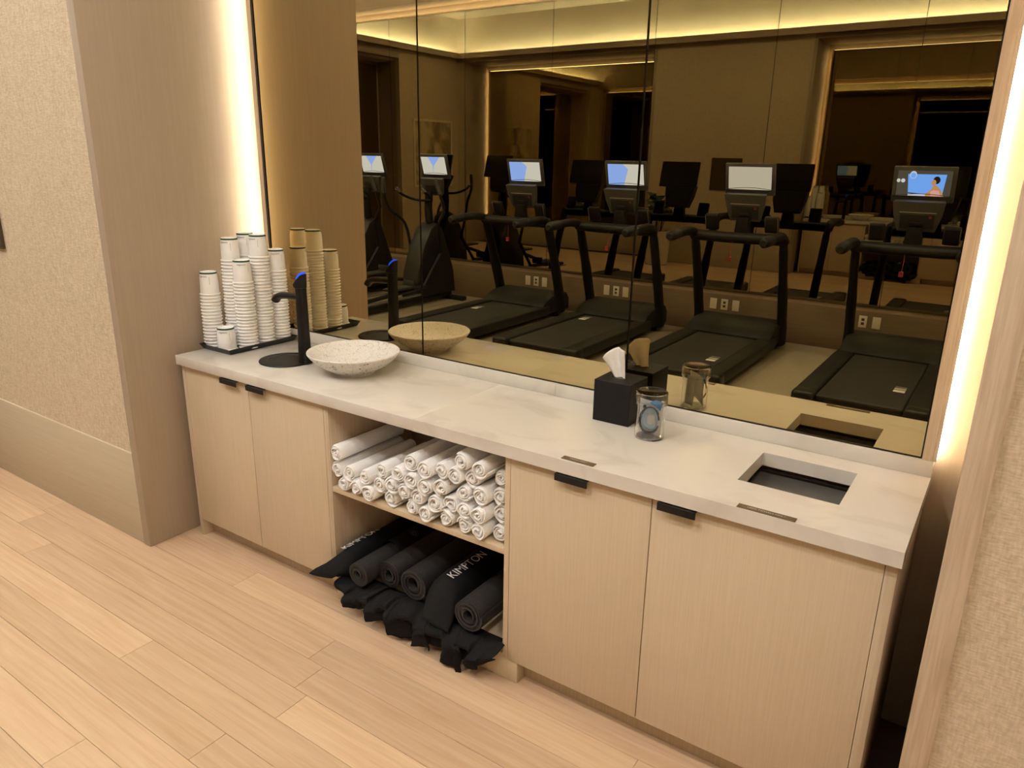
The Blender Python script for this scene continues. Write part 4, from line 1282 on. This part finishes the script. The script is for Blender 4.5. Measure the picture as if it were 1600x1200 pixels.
def elliptical(label, x, yf=0.0):
    t = thing('elliptical_trainer', label, 'elliptical', (x, -2.72 + yf, 0.0), PI, 'elliptical trainers beside the treadmills')
    bm = bm_new()
    bx(bm, (-0.07, 0.05, 0.03), (0.07, 1.95, 0.10), 0.015, 2)
    obj('base_beam', bm, 'plastic_dark', t, True, world=False)
    for y in (0.08, 1.90):
        bm = bm_new(); bx(bm, (-0.32, y - 0.05, 0.0), (0.32, y + 0.05, 0.055), 0.015, 2)
        obj('stabilizer', bm, 'plastic_dark', t, True, world=False)
    bm = bm_new()
    prism(bm, [(1.18, 0.10), (1.22, 0.42), (1.34, 0.72), (1.48, 0.94), (1.60, 1.00), (1.70, 0.94), (1.80, 0.70), (1.92, 0.40), (1.96, 0.10)], -0.13, 0.13, 'x', bev=0.03)
    obj('drive_housing', bm, 'plastic_dark', t, True, world=False)
    bm = bm_new()
    tube(bm, smooth_path([(0, 1.62, 0.90), (0, 1.58, 1.15), (0, 1.60, 1.38)], 4), 0.05, 12)
    obj('mast', bm, 'black_matte', t, True, world=False)
    bm = bm_new()
    tube(bm, smooth_path([(-0.20, 1.22, 1.42), (-0.21, 1.34, 1.34), (-0.14, 1.48, 1.28), (0, 1.53, 1.27), (0.14, 1.48, 1.28), (0.21, 1.34, 1.34), (0.20, 1.22, 1.42)], 4), 0.017, 10)
    fh = obj('fixed_handlebar', bm, 'black_matte', t, True, world=False)
    for s in (-1, 1):
        bm = bm_new(); tube(bm, [(s * 0.2005, 1.225, 1.417), (s * 0.208, 1.285, 1.378)], 0.0195, 10)
        obj('pulse_grip', bm, 'silver', fh, True, world=False)
        ph = 0.14 if s > 0 else -0.10
        bm = bm_new()
        tube(bm, smooth_path([(s * 0.24, 1.52, 0.62), (s * 0.27, 1.44, 0.98), (s * 0.33, 1.38 - ph, 1.16), (s * 0.345, 1.30 - ph, 1.34), (s * 0.31, 1.26 - ph, 1.50)], 4), 0.019, 10)
        a = obj('swing_arm', bm, 'black_matte', t, True, world=False)
        bm = bm_new()
        tube(bm, [(s * 0.342, 1.295 - ph, 1.36), (s * 0.328, 1.275 - ph, 1.44), (s * 0.305, 1.255 - ph, 1.54)], [0.026, 0.027, 0.022], 10)
        obj('grip', bm, 'plastic_grey', a, True, world=False)
        bm = bm_new()
        tube(bm, [(s * 0.24, 1.52, 0.64), (s * 0.235, 1.30 + ph, 0.27)], 0.022, 10)
        obj('link_rod', bm, 'black_matte', t, True, world=False)
        bm = bm_new()
        tube(bm, [(s * 0.235, 1.32 + ph, 0.27), (s * 0.22, 0.78, 0.30 + ph * 0.6), (s * 0.19, 0.20, 0.20)], 0.026, 10)
        obj('pedal_arm', bm, 'plastic_dark', t, True, world=False)
        bm = bm_new()
        bx(bm, (s * 0.20 - 0.085, 0.60, 0.335 + ph * 0.6), (s * 0.20 + 0.085, 0.98, 0.365 + ph * 0.6), 0.012, 2)
        bx(bm, (s * 0.20 - 0.085, 0.95, 0.35 + ph * 0.6), (s * 0.20 + 0.085, 0.98, 0.43 + ph * 0.6), 0.010, 2)
        obj('pedal', bm, 'rubber', t, True, world=False)
        bm = bm_new()
        bx(bm, (s * 0.19 - 0.022, 0.10, 0.155), (s * 0.19 + 0.022, 1.20, 0.172), 0.003, 1)
        obj('guide_rail', bm, 'silver', t, True, world=False)
    F = tilt_plane(1.655, 1.43, -0.34)
    bm = bm_new()
    out = [(-0.13, -0.11), (0.13, -0.11), (0.19, 0.10), (-0.19, 0.10)]
    loft(bm, [[F @ Vector((u * 0.92, v * 0.95, -0.06)) for u, v in out], [F @ Vector((u, v, 0)) for u, v in out]])
    kp = obj('key_panel', bm, 'plastic_grey', t, False, world=False)
    bm = bm_new(); bx(bm, (-0.11, -0.085, 0), (0.11, 0.02, 0.003), 0.001, 1, F)
    obj('key_field', bm, 'plastic_dark', kp, True, world=False)
    bm = bm_new(); bx(bm, (-0.09, -0.01, 0.003), (-0.075, 0.008, 0.006), 0, 1, F)
    obj('stop_button', bm, 'red', kp, world=False)
    monitor(t, 1.70, 1.67, -0.28, 0.44, 0.30, 'split', None)
    return t
elliptical('black elliptical trainer with lit screen nearest the treadmills', -3.10)
elliptical('black elliptical trainer at the far end, half hidden by the niche edge', -4.16)

# ---- wall outlets on the low ledge behind the treadmills
for gi, (g, base) in enumerate((('first treadmill from the ellipticals', -1.99), ('second treadmill from the ellipticals', -0.876), ('treadmill with the plain white screen', 0.425), ('treadmill with the runner on screen', 1.81))):
    for k in range(3):
        x = base + k * 0.123
        z = 0.315
        t = thing('wall_outlet', 'pale wall outlet behind the %s, %s of three' % (g, ('left', 'middle', 'right')[k]), 'outlet', (x, YO, z), group='outlets behind the treadmills')
        bm = bm_new(); bx(bm, (-0.037, 0.0003, -0.058), (0.037, 0.006, 0.058), 0.002, 2)
        obj('plate', bm, 'outlet', t, True, world=False)
        for dz in (-0.02, 0.02):
            bm = bm_new(); bx(bm, (-0.014, 0.006, dz - 0.013), (0.014, 0.0075, dz + 0.013), 0.001, 1)
            obj('socket', bm, 'outlet_dark' if k == 1 else 'outlet', t, True, world=False)

# ---- brown notice board on the fabric wall, mostly outside the frame
sg = thing('wall_board', 'dark brown board on the fabric wall at the edge of the picture', 'board', (-1.32, YC + 0.012, 1.31))
YW = YC + 0.0115
box_obj('panel', (-1.585, YW - 0.010, 1.325), (-1.067, YW - 0.0005, 1.845), 'sign', sg)
for a, b in (((-1.59, YW - 0.014, 1.318), (-1.06, YW - 0.0005, 1.325)), ((-1.59, YW - 0.014, 1.845), (-1.06, YW - 0.0005, 1.852)), ((-1.59, YW - 0.014, 1.325), (-1.585, YW - 0.0005, 1.845)), ((-1.067, YW - 0.014, 1.325), (-1.06, YW - 0.0005, 1.845))):
    box_obj('frame', a, b, 'sign', sg)

# ---- framed picture on the side wall
ar = thing('framed_picture', 'pale framed abstract picture on the side wall, seen in the mirror', 'picture', (XS, -1.0, 1.2))
box_obj('canvas', (XS + 0.001, -1.56, 1.24), (XS + 0.015, -0.44, 2.46), 'art', ar)
for a, b in (((XS + 0.001, -1.60, 1.20), (XS + 0.03, -0.40, 1.24)), ((XS + 0.001, -1.60, 2.46), (XS + 0.03, -0.40, 2.50)), ((XS + 0.001, -1.60, 1.24), (XS + 0.03, -1.56, 2.46)), ((XS + 0.001, -0.44, 1.24), (XS + 0.03, -0.40, 2.46))):
    box_obj('frame', a, b, 'art_frame', ar)

# ---- planter by the vanity wall
pl = thing('potted_plant', 'leafy green plant in a tall cream planter, seen in the mirror', 'plant', (-2.30, -0.62, 0))
bm = bm_new()
lathe(bm, [(0.0005, 0.0005), (0.17, 0.0005), (0.19, 0.02), (0.22, 0.56), (0.225, 0.60), (0.205, 0.60), (0.20, 0.56), (0.0005, 0.555)], 32)
obj('planter', bm, 'planter', pl, True, world=False)
bm = bm_new(); lathe(bm, [(0.0005, 0.562), (0.199, 0.560)], 24)
obj('soil', bm, 'soil', pl, world=False)
rl = random.Random(21)
bm = bm_new()
tips = []
for k in range(9):
    a = k * 2.4; ln = rl.uniform(0.40, 0.72); sp = rl.uniform(0.10, 0.30)
    p = smooth_path([(0.04 * math.cos(a), 0.04 * math.sin(a), 0.56), (sp * 0.5 * math.cos(a), sp * 0.5 * math.sin(a), 0.56 + ln * 0.6), (sp * math.cos(a), sp * math.sin(a), 0.56 + ln)], 4)
    tube(bm, p, 0.006, 6); tips += [p[-1], p[-3], p[5]]
obj('stems', bm, 'stem', pl, True, world=False)
bm = bm_new()
prof = [(-0.5, 0), (-0.3, 0.16), (0.0, 0.24), (0.3, 0.17), (0.5, 0)]
top = [bm.verts.new((u * 0.26, v * 0.26, -0.05 * (u + 0.5) ** 2)) for u, v in prof] + [bm.verts.new((u * 0.26, -v * 0.26, -0.05 * (u + 0.5) ** 2)) for u, v in prof[-2:0:-1]]
bm.faces.new(top)
leaf_me = to_mesh('leaf', bm, 'leaf')
for tp_ in tips:
    for k in range(3):
        lf = obj('leaf', leaf_me, 'leaf', pl, world=False)
        a = rl.uniform(0, 2 * PI)
        lf.location = tp_ + Vector((0.06 * math.cos(a), 0.06 * math.sin(a), rl.uniform(-0.02, 0.05)))
        lf.rotation_euler = (rl.uniform(-0.4, 0.4), rl.uniform(-0.7, 0.3), a)
